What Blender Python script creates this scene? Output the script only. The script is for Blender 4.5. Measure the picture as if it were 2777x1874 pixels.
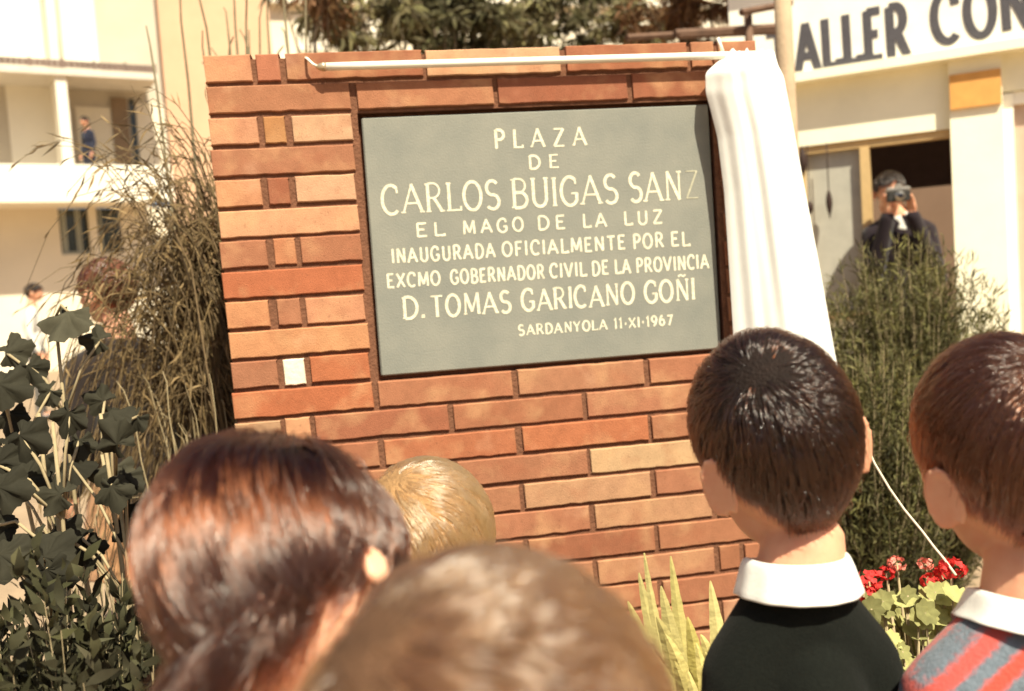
import bpy, math, random
import numpy as np
from mathutils import Vector, Matrix
R = math.radians
random.seed(7); rng = np.random.default_rng(7)
for o in list(bpy.data.objects): bpy.data.objects.remove(o)
sc = bpy.context.scene
COL = sc.collection

# ------------------------------------------------------------------ camera
NW, NH, FPX = 2777.0, 1874.0, 2500.0            # photograph size, focal length in its pixels
PITCH, YAW, ROLL = -0.06178, 0.15179, -0.06829
CAM = np.array([0.29368, -1.97976, 1.30])
WT = 1.8146                                     # top of the brick wall
cp, sp, c_, s_ = math.cos(PITCH), math.sin(PITCH), math.cos(YAW), math.sin(YAW)
FW = np.array([s_*cp, c_*cp, sp]); RT0 = np.array([c_, -s_, 0.]); UP0 = np.cross(RT0, FW)
RT = math.cos(ROLL)*RT0 + math.sin(ROLL)*UP0; UP = -math.sin(ROLL)*RT0 + math.cos(ROLL)*UP0
cam = bpy.data.cameras.new('camera'); camo = bpy.data.objects.new('camera', cam); COL.objects.link(camo)
camo.matrix_world = Matrix([[RT[0], UP[0], -FW[0], CAM[0]], [RT[1], UP[1], -FW[1], CAM[1]], [RT[2], UP[2], -FW[2], CAM[2]], [0, 0, 0, 1]])
cam.sensor_width = 36; cam.lens = 36*FPX/NW; cam.clip_start = 0.02; cam.clip_end = 2000
cam.dof.use_dof = True; cam.dof.focus_distance = 1.42; cam.dof.aperture_fstop = 4.0
sc.camera = camo
def ray(px, py): return FW + RT*(px-NW/2)/FPX - UP*(py-NH/2)/FPX
def P(px, py, d): return CAM + d*ray(px, py)                       # photograph pixel -> point at depth d
def PY(px, py, y): r = ray(px, py); return CAM + r*((y-CAM[1])/r[1])
DS = NW/2324.0
def Pd(x, y, d): return P(x*DS, y*DS, d)

# ------------------------------------------------------------------ light
SUN_AZ, SUN_EL = R(15), R(55)                   # azimuth from the wall's normal towards the right
sdir = Vector((math.sin(SUN_AZ)*math.cos(SUN_EL), -math.cos(SUN_AZ)*math.cos(SUN_EL), math.sin(SUN_EL)))
w = bpy.data.worlds.new('World'); sc.world = w; w.use_nodes = True
nt = w.node_tree; bg = nt.nodes['Background']; sky = nt.nodes.new('ShaderNodeTexSky')
sky.sky_type = 'NISHITA'; sky.sun_disc = False; sky.sun_elevation = SUN_EL; sky.sun_rotation = math.atan2(sdir.x, sdir.y)
sky.dust_density = 4.0; sky.air_density = 1.0
nt.links.new(sky.outputs[0], bg.inputs[0]); bg.inputs[1].default_value = 0.05
sl = bpy.data.lights.new('sun', 'SUN'); sl.energy = 5.0; sl.angle = R(0.6); sl.color = (1.0, 0.93, 0.72)
so = bpy.data.objects.new('sun', sl); COL.objects.link(so); so.rotation_euler = sdir.to_track_quat('Z', 'Y').to_euler()
sc.view_settings.view_transform = 'Standard'; sc.view_settings.look = 'None'; sc.view_settings.gamma = 1
sc.view_settings.exposure = 0.92
sc.render.engine = 'CYCLES'; sc.cycles.use_denoising = True; sc.cycles.max_bounces = 8; sc.cycles.transparent_max_bounces = 8
sc.cycles.sample_clamp_indirect = 6

# ------------------------------------------------------------------ materials
def mat(name, col, rough=0.8, var=0.0, scale=20.0, bump=0.0, bscale=80.0, sss=0.0, tint=False, trans=0.0, spec=0.3, metal=0.0, var2=None, dist=0.01, coords='Object', sheen=0.0):
    m = bpy.data.materials.new(name); m.use_nodes = True; nt = m.node_tree; N = nt.nodes; L = nt.links
    b = N['Principled BSDF']; b.inputs['Roughness'].default_value = rough; b.inputs['Specular IOR Level'].default_value = spec
    b.inputs['Metallic'].default_value = metal
    tc = N.new('ShaderNodeTexCoord'); src = None
    rgb = N.new('ShaderNodeRGB'); rgb.outputs[0].default_value = (*col, 1); src = rgb.outputs[0]
    if tint:
        a = N.new('ShaderNodeAttribute'); a.attribute_name = 'tint'; mx = N.new('ShaderNodeMix'); mx.data_type = 'RGBA'; mx.blend_type = 'MULTIPLY'
        mx.inputs[0].default_value = 1; L.new(src, mx.inputs[6]); L.new(a.outputs['Color'], mx.inputs[7]); src = mx.outputs[2]
    if var > 0:
        n = N.new('ShaderNodeTexNoise'); n.inputs['Scale'].default_value = scale; n.inputs['Detail'].default_value = 8; n.inputs['Roughness'].default_value = .65
        L.new(tc.outputs[coords], n.inputs['Vector'])
        mr = N.new('ShaderNodeMapRange'); mr.inputs[1].default_value = .25; mr.inputs[2].default_value = .75
        L.new(n.outputs['Fac'], mr.inputs[0])
        lo = tuple(c*(1-var) for c in col) if var2 is None else var2
        mx = N.new('ShaderNodeMix'); mx.data_type = 'RGBA'
        if var2 is None:
            mx.blend_type = 'MULTIPLY'; mx.inputs[0].default_value = 1
            cr = N.new('ShaderNodeMapRange'); cr.inputs[3].default_value = 1-var; cr.inputs[4].default_value = 1+var
            L.new(mr.outputs[0], cr.inputs[0]); L.new(src, mx.inputs[6]); L.new(cr.outputs[0], mx.inputs[7])
        else:
            L.new(mr.outputs[0], mx.inputs[0]); mx.inputs[7].default_value = (*var2, 1); L.new(src, mx.inputs[6])
        src = mx.outputs[2]
    L.new(src, b.inputs['Base Color'])
    if bump > 0:
        n = N.new('ShaderNodeTexNoise'); n.inputs['Scale'].default_value = bscale; n.inputs['Detail'].default_value = 6
        L.new(tc.outputs[coords], n.inputs['Vector'])
        bp = N.new('ShaderNodeBump'); bp.inputs['Strength'].default_value = bump; bp.inputs['Distance'].default_value = dist
        L.new(n.outputs['Fac'], bp.inputs['Height']); L.new(bp.outputs[0], b.inputs['Normal'])
    if sss > 0:
        b.inputs['Subsurface Weight'].default_value = sss; b.inputs['Subsurface Radius'].default_value = (1, .35, .2); b.inputs['Subsurface Scale'].default_value = .012
    if sheen > 0: b.inputs['Sheen Weight'].default_value = sheen; b.inputs['Sheen Roughness'].default_value = .5
    if trans > 0:
        t = N.new('ShaderNodeBsdfTranslucent'); L.new(src, t.inputs['Color']); ms = N.new('ShaderNodeMixShader'); ms.inputs[0].default_value = trans
        out = N['Material Output']; L.new(b.outputs[0], ms.inputs[1]); L.new(t.outputs[0], ms.inputs[2]); L.new(ms.outputs[0], out.inputs[0])
    return m
def hair_mat(name, col, rough=.22, rr=.22, ior=1.8):
    m = bpy.data.materials.new(name); m.use_nodes = True; N = m.node_tree.nodes; N.remove(N['Principled BSDF'])
    h = N.new('ShaderNodeBsdfHairPrincipled'); h.parametrization = 'COLOR'; h.inputs['Color'].default_value = (*col, 1)
    h.inputs['IOR'].default_value = ior; h.inputs['Roughness'].default_value = rough; h.inputs['Radial Roughness'].default_value = rr; h.inputs['Random Roughness'].default_value = .2
    m.node_tree.links.new(h.outputs[0], N['Material Output'].inputs[0]); return m

# ------------------------------------------------------------------ mesh building
BASE = {}
def v3(p): return np.array([float(p[0]), float(p[1]), float(p[2])])
class MB:
    def __init__(s): s.v = []; s.f = []; s.t = []; s.smooth = []
    def add(s, vs, fs, tint=(1, 1, 1), smooth=False):
        b = len(s.v); s.v.extend([tuple(map(float, p)) for p in vs])
        for f in fs: s.f.append(tuple(b+i for i in f)); s.t.append(tint); s.smooth.append(smooth)
    def hexa(s, q, tint=(1, 1, 1)):               # 8 corners: bottom ring 0-3, top ring 4-7
        s.add(q, [(3, 2, 1, 0), (4, 5, 6, 7), (0, 1, 5, 4), (1, 2, 6, 5), (2, 3, 7, 6), (3, 0, 4, 7)], tint)
    def box(s, x0, x1, y0, y1, z0, z1, tint=(1, 1, 1), fr=None, bev=0.0):
        c = [(x0, y0, z0), (x1, y0, z0), (x1, y1, z0), (x0, y1, z0), (x0, y0, z1), (x1, y0, z1), (x1, y1, z1), (x0, y1, z1)]
        if bev > 0:
            e = bev; vs = []; fs = []
            # chamfered box: three offset copies of each corner
            for (x, y, z) in c:
                sx = 1 if x == x0 else -1; sy = 1 if y == y0 else -1; sz = 1 if z == z0 else -1
                vs += [(x, y+sy*e, z+sz*e), (x+sx*e, y, z+sz*e), (x+sx*e, y+sy*e, z)]
            I = lambda k, a: k*3+a
            fs = [tuple(I(k, 2) for k in (3, 2, 1, 0)), tuple(I(k, 2) for k in (4, 5, 6, 7)), tuple(I(k, 1) for k in (0, 1, 5, 4)), tuple(I(k, 0) for k in (1, 2, 6, 5)),
                  tuple(I(k, 1) for k in (2, 3, 7, 6)), tuple(I(k, 0) for k in (3, 0, 4, 7))]
            for (a, b, ax, ay) in [(0, 1, 2, 1), (2, 3, 2, 1), (4, 5, 2, 1), (6, 7, 2, 1), (1, 2, 2, 0), (3, 0, 2, 0), (5, 6, 2, 0), (7, 4, 2, 0), (0, 4, 1, 0), (1, 5, 1, 0), (2, 6, 1, 0), (3, 7, 1, 0)]:
                fs.append((I(a, ax), I(b, ax), I(b, ay), I(a, ay)))
            for k in range(8): fs.append((I(k, 0), I(k, 1), I(k, 2)))
            c = vs
            if fr is not None: c = [fr(*p) for p in c]
            s.add(c, fs, tint); return
        if fr is not None: c = [fr(*p) for p in c]
        s.hexa(c, tint)
    def tube(s, pts, rad, n=6, tint=(1, 1, 1), cap=True, smooth=True):
        pts = [v3(p) for p in pts]; m = len(pts)
        if not hasattr(rad, '__len__'): rad = [rad]*m
        vs = []; ref = None
        for i, p in enumerate(pts):
            t = pts[min(i+1, m-1)]-pts[max(i-1, 0)]; t = t/(np.linalg.norm(t)+1e-12)
            if ref is None: ref = np.array([0, 0, 1.]) if abs(t[2]) < .9 else np.array([1., 0, 0])
            u = np.cross(t, ref); u /= np.linalg.norm(u)+1e-12; v = np.cross(t, u); ref = np.cross(u, t)
            for k in range(n):
                a = 2*math.pi*k/n; vs.append(p+rad[i]*(math.cos(a)*u+math.sin(a)*v))
        fs = [(i*n+k, i*n+(k+1) % n, (i+1)*n+(k+1) % n, (i+1)*n+k) for i in range(m-1) for k in range(n)]
        if cap: fs += [tuple(range(n))[::-1], tuple((m-1)*n+k for k in range(n))]
        s.add(vs, fs, tint, smooth)
    def ell(s, c, ax, M=None, nu=20, nv=14, tint=(1, 1, 1)):
        vs = []; c = v3(c)
        for j in range(nv+1):
            th = math.pi*j/nv
            for i in range(nu):
                ph = 2*math.pi*i/nu; p = np.array([ax[0]*math.sin(th)*math.cos(ph), ax[1]*math.sin(th)*math.sin(ph), ax[2]*math.cos(th)])
                vs.append(c+(M @ p if M is not None else p))
        fs = [(j*nu+i, (j+1)*nu+i, (j+1)*nu+(i+1) % nu, j*nu+(i+1) % nu) for j in range(nv) for i in range(nu)]
        s.add(vs, fs, tint, True)
    def caps(s, a, ra, b, rb, n=14, sq=1.0, axis=None):   # tapered limb with round ends
        a = v3(a); b = v3(b); d = b-a; L = np.linalg.norm(d); t = d/L
        pts = []; rad = []
        for k in (0.05, .35, .7, 1): pts.append(a-t*ra*math.cos(k*math.pi/2)); rad.append(ra*math.sin(k*math.pi/2))
        for k in (1, .7, .35, 0.05): pts.append(b+t*rb*math.cos(k*math.pi/2)); rad.append(rb*math.sin(k*math.pi/2))
        s.tube(pts, rad, n)
    def leaf(s, p, d, up, L, W, bend=.2, tint=(1, 1, 1)):
        d = d/np.linalg.norm(d); sd = np.cross(d, up); nn = np.linalg.norm(sd)
        sd = sd/nn if nn > 1e-6 else np.array([1., 0, 0]); nrm = np.cross(sd, d)
        m = p+d*L*.5+nrm*L*bend*.5; e = p+d*L-nrm*L*bend*.3
        q1 = p+d*L*.25+nrm*L*bend*.35
        s.add([p, q1+sd*W*.42, q1-sd*W*.42, m+sd*W*.5, m-sd*W*.5, e], [(0, 1, 2), (1, 3, 4, 2), (3, 5, 4)], tint, True)
    def blade(s, pts, w0, w1, side, tint=(1, 1, 1)):
        pts = [v3(p) for p in pts]; m = len(pts); vs = []
        for i, p in enumerate(pts):
            ww = w0+(w1-w0)*i/(m-1); vs += [p-side*ww/2, p+side*ww/2]
        s.add(vs, [(2*i, 2*i+1, 2*i+3, 2*i+2) for i in range(m-1)], tint)
    def build(s, name, m, parent=None, base=None):
        if parent is not None: base = BASE[parent.name]
        elif base is None: base = np.zeros(3)
        base = v3(base)
        me = bpy.data.meshes.new(name); me.from_pydata([tuple(np.array(v)-base) for v in s.v], [], s.f)
        if any(t != (1, 1, 1) for t in s.t):
            at = me.color_attributes.new('tint', 'FLOAT_COLOR', 'CORNER'); arr = []
            for f, t in zip(s.f, s.t): arr += [t[0], t[1], t[2], 1.0]*len(f)
            at.data.foreach_set('color', arr)
        me.polygons.foreach_set('use_smooth', s.smooth)
        me.update(); o = bpy.data.objects.new(name, me); COL.objects.link(o)
        if m is not None: me.materials.append(m)
        if parent is not None: o.parent = parent
        else: o.location = base
        BASE[o.name] = base
        return o
def thing(name, loc, label, cat, group=None):
    o = bpy.data.objects.new(name, None); o.empty_display_size = .1; COL.objects.link(o); o.location = v3(loc); BASE[o.name] = v3(loc)
    return tag(o, label, cat, group)
def tag(o, label, cat, group=None):
    o['label'] = label; o['category'] = cat
    if group: o['group'] = group
    return o
def struct(o): o['kind'] = 'structure'; return o
def bake(o, mods):                                  # apply modifiers into the mesh without operators
    for t, kw in mods:
        md = o.modifiers.new(t, t)
        for k, v in kw.items(): setattr(md, k, v)
    dg = bpy.context.evaluated_depsgraph_get(); dg.update()
    me = bpy.data.meshes.new_from_object(o.evaluated_get(dg)); old = o.data; mats = list(old.materials)
    o.modifiers.clear(); o.data = me; bpy.data.meshes.remove(old); me.name = o.name
    if not me.materials:
        for m in mats: me.materials.append(m)
    me.polygons.foreach_set('use_smooth', [True]*len(me.polygons))
    return o
def rz(a): c, s = math.cos(a), math.sin(a); return np.array([[c, -s, 0], [s, c, 0], [0, 0, 1.]])
def rx(a): c, s = math.cos(a), math.sin(a); return np.array([[1., 0, 0], [0, c, -s], [0, s, c]])
def ry(a): c, s = math.cos(a), math.sin(a); return np.array([[c, 0, s], [0, 1., 0], [-s, 0, c]])
def jit(t, a): k = 1+random.uniform(-a, a); return tuple(max(0, c*k*(1+random.uniform(-a, a)*.3)) for c in t)

# ------------------------------------------------------------------ ground
M_sand = mat('sandy_soil', (.30, .215, .14), .95, .25, 3.0, .5, 30, dist=.02)
g = MB(); g.add([(-300, -60, 0), (300, -60, 0), (300, 500, 0), (-300, 500, 0)], [(0, 1, 2, 3)]); struct(g.build('ground', M_sand))
M_bed = mat('flower_bed_soil', (.10, .065, .04), .95, .4, 25, .8, 40, dist=.03)
g = MB(); nx, ny = 60, 24
vs = [(-2.2+4.6*i/nx, -.75+1.6*j/ny, .006+.03*random.random()*(0 < i < nx and 0 < j < ny)) for j in range(ny+1) for i in range(nx+1)]
g.add(vs, [(j*(nx+1)+i, j*(nx+1)+i+1, (j+1)*(nx+1)+i+1, (j+1)*(nx+1)+i) for j in range(ny) for i in range(nx)]); struct(g.build('flower_bed_ground', M_bed))

# ------------------------------------------------------------------ brick wall
H = .06305; BH = H-.0080
M_brick = mat('fired_brick', (1, 1, 1), .93, .16, 28, .5, 420, tint=True, dist=.0025, spec=.1)
def brick_detail(m):                               # firing patches, dark pores and pale lime bloom inside every brick
    nt = m.node_tree; N = nt.nodes; L = nt.links; b = N['Principled BSDF']; base = b.inputs['Base Color'].links[0].from_socket; tc = N.new('ShaderNodeTexCoord')
    def nz(sc_, lo, hi, det=5):
        n = N.new('ShaderNodeTexNoise'); n.inputs['Scale'].default_value = sc_; n.inputs['Detail'].default_value = det; L.new(tc.outputs['Object'], n.inputs['Vector'])
        r = N.new('ShaderNodeMapRange'); r.inputs[1].default_value = lo; r.inputs[2].default_value = hi; L.new(n.outputs['Fac'], r.inputs[0]); return r.outputs[0]
    for sc_, lo, hi, col, amt in [(13, .5, .78, (.56, .33, .17), .55), (17, .56, .8, (.27, .085, .045), .5), (330, .62, .74, (.14, .06, .035), .7), (75, .66, .8, (.16, .07, .04), .6), (7, .6, .85, (.60, .45, .30), .35)]:
        mx = N.new('ShaderNodeMix'); mx.data_type = 'RGBA'; k = N.new('ShaderNodeMath'); k.operation = 'MULTIPLY'; k.inputs[1].default_value = amt; L.new(nz(sc_, lo, hi), k.inputs[0])
        L.new(k.outputs[0], mx.inputs[0]); L.new(base, mx.inputs[6]); mx.inputs[7].default_value = (*col, 1); base = mx.outputs[2]
    L.new(base, b.inputs['Base Color'])
brick_detail(M_brick)
M_mortar = mat('brown_mortar', (.165, .075, .044), .95, .3, 60, .8, 150, dist=.004, spec=.1)
WALL = thing('brick_wall', (.595, .14, 0), 'orange brick monument wall with long thin bricks and recessed joints, holding the plaque', 'wall')
brk = MB(); wht = MB()
BASEC = [(.31, .130, .072), (.29, .118, .064), (.325, .148, .085), (.265, .10, .056), (.31, .136, .076), (.30, .128, .07)]
PALE = (.47, .275, .165); TAN = (.40, .235, .135); DUSK = (.33, .13, .07)
special = {(1, 0): (.44, .21, .115), (1, 1): (.36, .14, .08), (1, 3): (.45, .26, .155), (3, 0): (.45, .22, .125), (3, 1): (.36, .17, .075), (3, 2): PALE, (5, 0): (.43, .20, .105), (5, 2): PALE, (6, 0): (.46, .245, .135),
           (7, 1): (.38, .155, .08), (8, 0): (.34, .112, .056), (9, 0): (.43, .20, .10), (9, 2): (.43, .20, .11), (10, 0): (.43, .20, .10), (11, 2): (.35, .12, .056), (12, 0): (.35, .115, .055), (13, 0): TAN, (13, 1): (.46, .23, .125),
           (15, 4): (.46, .29, .165), (16, 2): (.39, .21, .12), (17, 4): (.38, .20, .11), (14, 2): (.35, .125, .06), (14, 1): (.34, .125, .062)}
def brick(x0, x1, k, i, y0=0.0, y1=.29):
    z1 = WT-(k-1)*H; z0 = z1-BH
    c = special.get((k, i), random.choice(BASEC)); c = jit(c, .06)
    dz = random.uniform(-.0012, .0012); dy = random.uniform(0, .0025); n = 14 if x1-x0 > .2 else 4
    # front face with slightly irregular hand-cut edges
    xs = [x0+(x1-x0)*j/n for j in range(n+1)]; e = .0022; vs = []; fs = []
    tops = [z1+dz-abs(random.gauss(0, .0006)) for _ in xs]; bots = [z0+dz+random.gauss(0, .0006) for _ in xs]
    for j, x in enumerate(xs):
        ex = e if j == 0 else (-e if j == n else 0)
        vs += [(x+ex, y0+dy, bots[j]+e), (x+ex, y0+dy, tops[j]-e), (x, y0+dy+e, tops[j]), (x, y1, tops[j]), (x, y1, bots[j]), (x, y0+dy+e, bots[j])]
    for j in range(n):
        for a in range(6): b = (a+1) % 6; fs.append((j*6+a, j*6+b, (j+1)*6+b, (j+1)*6+a))
    fs += [tuple(range(6))[::-1], tuple(n*6+a for a in range(6))]
    (wht if (k, i) == (11, 1) else brk).add(vs, fs, (1, 1, 1) if (k, i) == (11, 1) else c)
odd = [(0, .095), (.1045, .1535), (.1635, .4475), (.4565, .7475), (.7565, 1.0325), (1.0425, 1.0935), (1.1030, 1.192)]
even = [(0, .292), (.303, .593), (.604, .892), (.903, 1.192)]
for k in range(1, 29):
    if 3 <= k <= 11:
        row = [(0, .094+random.uniform(-.004, .008)), None, (.165, .289)] if k % 2 else [(0, .291)]
        if k % 2: row[1] = (row[0][1]+.012, .153)
        row = row+[(1.096, 1.192)]
    else: row = odd if k % 2 else even
    for i, (a, b) in enumerate(row):
        o1 = random.uniform(-.0025, .0025) if a > 0 else random.uniform(-.002, .004)
        brick(a+o1, b+random.uniform(-.002, .002), k, i)
brk.build('brickwork', M_brick, WALL)
M_white = mat('white_glazed_brick', (.78, .66, .5), .5, .1, 60, .2, 100)
o = wht.build('white_brick', M_white, WALL); o['label'] = 'single square white block among the orange bricks'
mo = MB(); MY = .0075
mo.box(.006, 1.186, MY, .281, .045, WT-11*H-.002)          # below the plaque
mo.box(.006, .303, MY, .281, WT-11*H-.002, WT-2*H)         # left pier
mo.box(1.084, 1.186, MY, .281, WT-11*H-.002, WT-2*H)       # right pier
mo.box(.303, 1.084, .034, .281, WT-11*H-.002, WT-2*H)      # back of the recess
mo.box(.006, 1.186, MY, .281, WT-2*H, WT-.008)
mo.build('mortar', M_mortar, WALL)
ft = MB(); ft.box(-.05, 1.25, -.05, .34, 0.0, .05, bev=.006); ft.build('footing', mat('footing_concrete', (.32, .29, .25), .9, .2, 12, .4, 60), WALL)

# ------------------------------------------------------------------ plaque and its lettering
M_slate = mat('grey_slate', (.172, .178, .158), .7, .17, 7, .25, 260, spec=.25, var2=(.25, .243, .205), dist=.003)
PLQ = thing('plaque', (.693, .02, WT-.41), 'grey slate inauguration plaque with cream capital lettering, set in the brick wall', 'plaque')
PF = .012
p = MB()
q = [PY(983, 312, PF), PY(1929, 280, PF), PY(1965, 951, PF), PY(1027, 1019, PF)]
x0, x1, z0, z1 = .3105, 1.0785, WT-.6835, WT-.1345
p.box(x0, x1, PF, .036, z0, z1, bev=.003); p.build('slab', M_slate, PLQ)
def arc(cx, cy, rx_, ry_, a0, a1, n=12): return [(cx+rx_*math.cos(R(a0+(a1-a0)*i/n)), cy+ry_*math.sin(R(a0+(a1-a0)*i/n))) for i in range(n+1)]
K, T = 1.0, .6
FONT = {
 'A': (.78, [([(.03, 0), (.39, 1)], T), ([(.37, 1), (.75, 0)], K), ([(.17, .33), (.61, .33)], T)], [(.03, 0), (.75, 0)]),
 'B': (.62, [([(.1, 0), (.1, 1)], K), ([(.1, 1)]+arc(.3, .765, .24, .235, 90, -90)+[(.1, .53)], T), ([(.1, .53)]+arc(.32, .265, .27, .265, 90, -90)+[(.1, 0)], K)], [(.08, 0), (.08, 1)]),
 'C': (.66, [(arc(.37, .5, .34, .5, 50, 310, 22), K), ([(.585, .885), (.6, .72)], T)], []),
 'D': (.68, [([(.1, 0), (.1, 1)], K), ([(.1, 1)]+arc(.28, .5, .37, .5, 90, -90, 18)+[(.1, 0)], K)], [(.08, 0), (.08, 1)]),
 'E': (.56, [([(.1, 0), (.1, 1)], K), ([(.1, .97), (.54, .97)], T), ([(.1, .52), (.44, .52)], T), ([(.1, .03), (.56, .03)], T)], [(.08, 0), (.08, 1)]),
 'F': (.54, [([(.1, 0), (.1, 1)], K), ([(.1, .97), (.54, .97)], T), ([(.1, .52), (.44, .52)], T)], [(.1, 0), (.08, 1)]),
 'G': (.70, [(arc(.37, .5, .34, .5, 50, 320, 22)+[(.635, .42)], K), ([(.42, .42), (.68, .42)], T), ([(.585, .885), (.6, .74)], T)], []),
 'I': (.2, [([(.1, 0), (.1, 1)], K)], [(.1, 0), (.1, 1)]),
 'L': (.54, [([(.1, 0), (.1, 1)], K), ([(.1, .03), (.54, .03), (.54, .16)], T)], [(.1, 1), (.08, 0)]),
 'M': (.86, [([(.08, 0), (.12, 1)], T), ([(.12, 1), (.43, .12)], K), ([(.43, .12), (.74, 1)], T), ([(.74, 1), (.78, 0)], K)], [(.08, 0), (.78, 0)]),
 'N': (.72, [([(.1, 0), (.1, 1)], T), ([(.1, 1), (.62, 0)], K), ([(.62, 0), (.62, 1)], T)], [(.1, 0), (.62, 1)]),
 'O': (.74, [(arc(.37, .5, .33, .5, 0, 360, 28), K)], []),
 'P': (.58, [([(.1, 0), (.1, 1)], K), ([(.1, 1)]+arc(.29, .735, .25, .265, 90, -90)+[(.1, .47)], K)], [(.1, 0), (.08, 1)]),
 'R': (.66, [([(.1, 0), (.1, 1)], K), ([(.1, 1)]+arc(.29, .745, .25, .255, 90, -90)+[(.1, .49)], T), ([(.32, .49), (.62, 0)], K)], [(.1, 0), (.08, 1), (.62, 0)]),
 'S': (.56, [(arc(.28, .75, .22, .25, 35, 265, 14)+arc(.28, .255, .24, .255, 85, -145, 14), K)], []),
 'T': (.64, [([(.32, 0), (.32, 1)], K), ([(.02, .97), (.62, .97)], T)], [(.32, 0)]),
 'U': (.70, [([(.1, 1), (.1, .3)]+arc(.35, .3, .25, .3, 180, 360)+[(.6, 1)], K)], [(.1, 1), (.6, 1)]),
 'V': (.74, [([(.03, 1), (.37, 0)], K), ([(.37, 0), (.71, 1)], T)], [(.03, 1), (.71, 1)]),
 'X': (.68, [([(.04, 1), (.64, 0)], K), ([(.04, 0), (.64, 1)], T)], []),
 'Y': (.66, [([(.03, 1), (.33, .5)], K), ([(.63, 1), (.33, .5)], T), ([(.33, .52), (.33, 0)], K)], [(.33, 0)]),
 'Z': (.64, [([(.05, .97), (.6, .97)], T), ([(.6, .98), (.05, .02)], K), ([(.05, .03), (.62, .03)], T)], []),
 '1': (.3, [([(.05, .82), (.17, 1), (.17, 0)], K)], [(.17, 0)]),
 '6': (.56, [(arc(.28, .3, .22, .3, 0, 360, 20), K), (arc(.42, .3, .36, .7, 100, 180, 10), K)], []),
 '7': (.52, [([(.03, .97), (.48, .97), (.18, 0)], K)], []),
 '9': (.56, [(arc(.28, .7, .22, .3, 0, 360, 20), K), (arc(.14, .7, .36, .7, 0, -80, 10), K)], []),
 '.': (.18, [([(.09, -.005), (.09, .165)], 1.12)], []),
 '-': (.22, [([(.04, .45), (.18, .45)], 1.2)], []),
}
FONT['Ñ'] = (FONT['N'][0], FONT['N'][1]+[([(.16, 1.13), (.3, 1.2), (.44, 1.13), (.58, 1.2)], T)], FONT['N'][2])
zcount = [0]
def strip(mb, pts, wd, fr, depth):
    pts = np.array(pts, float); n = len(pts); vs = []; zcount[0] = (zcount[0]+1) % 23; h = depth*(1+.012*zcount[0]); closed = np.allclose(pts[0], pts[-1]) and n > 3
    L = []
    for i in range(n):
        a = pts[(i-1) % (n-1)] if closed and i == 0 else pts[max(i-1, 0)]; b = pts[1] if closed and i == n-1 else pts[min(i+1, n-1)]
        t1 = pts[i]-a; t2 = b-pts[i]
        t1 = t1/(np.linalg.norm(t1)+1e-9) if np.linalg.norm(t1) > 1e-9 else t2/np.linalg.norm(t2); t2 = t2/(np.linalg.norm(t2)+1e-9) if np.linalg.norm(t2) > 1e-9 else t1
        t = t1+t2; t /= np.linalg.norm(t)+1e-9; nn = np.array([-t[1], t[0]]); k = 1/max(.6, abs(nn @ np.array([-t1[1], t1[0]])))
        L.append((pts[i]+nn*wd/2*k, pts[i]-nn*wd/2*k))
    for l, r in L: vs += [fr(l[0], l[1], 0), fr(r[0], r[1], 0), fr(r[0], r[1], h), fr(l[0], l[1], h)]
    fs = []
    for i in range(n-1):
        a, b = i*4, i*4+4
        fs += [(a+3, a+2, b+2, b+3), (a, a+3, b+3, b), (a+2, a+1, b+1, b+2)]
    fs += [(0, 1, 2, 3), (4*n-1, 4*n-2, 4*n-3, 4*n-4)]
    mb.add(vs, fs)
def word(mb, txt, P0, P1, Hc, fr2, stroke=.12, serif=0.0, track=.16, depth=.0015, rough=.012, thin=True):
    # lay the word between plane points P0 and P1 (baseline ends), cap height Hc; fr2(u,v,h) -> world
    P0 = np.array(P0); P1 = np.array(P1); W = np.linalg.norm(P1-P0); d = (P1-P0)/W; up = np.array([-d[1], d[0]])
    adv = sum(FONT[c][0] for c in txt)+track*(len(txt)-1); sx = W/adv; x = 0
    for c in txt:
        wd, strokes, serifs = FONT[c]; jx, jy = random.gauss(0, rough), random.gauss(0, rough)
        def m(px, py): q = P0+d*(x+px+jx)*sx+up*(py+jy)*Hc; return q
        for pts, k in strokes:
            kk = k if thin else (1.4 if k > 1.3 else (1.2 if k > 1.1 else 1))
            strip(mb, [m(*q) for q in pts], stroke*Hc*kk, fr2, depth)
        if serif:
            for (qx, qy) in serifs:
                yy = qy+(.025 if qy < .5 else -.025)
                a = m(qx, yy); strip(mb, [a-d*serif*Hc, a+d*serif*Hc], stroke*Hc*.5, fr2, depth)
        x += wd+track
M_letter = mat('cream_paint', (.66, .61, .46), .7, .30, 140, .2, 200)
M_faint = mat('worn_engraving', (.40, .38, .28), .7, .3, 90)
def zc(x, y):                                     # crop coordinates of the plaque close-up -> plaque plane
    q = PY(960+x/2.306, 280+y/2.306, PF); return (q[0], q[2])
fr_pl = lambda u, v, h: (u, PF-h, v)
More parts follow.
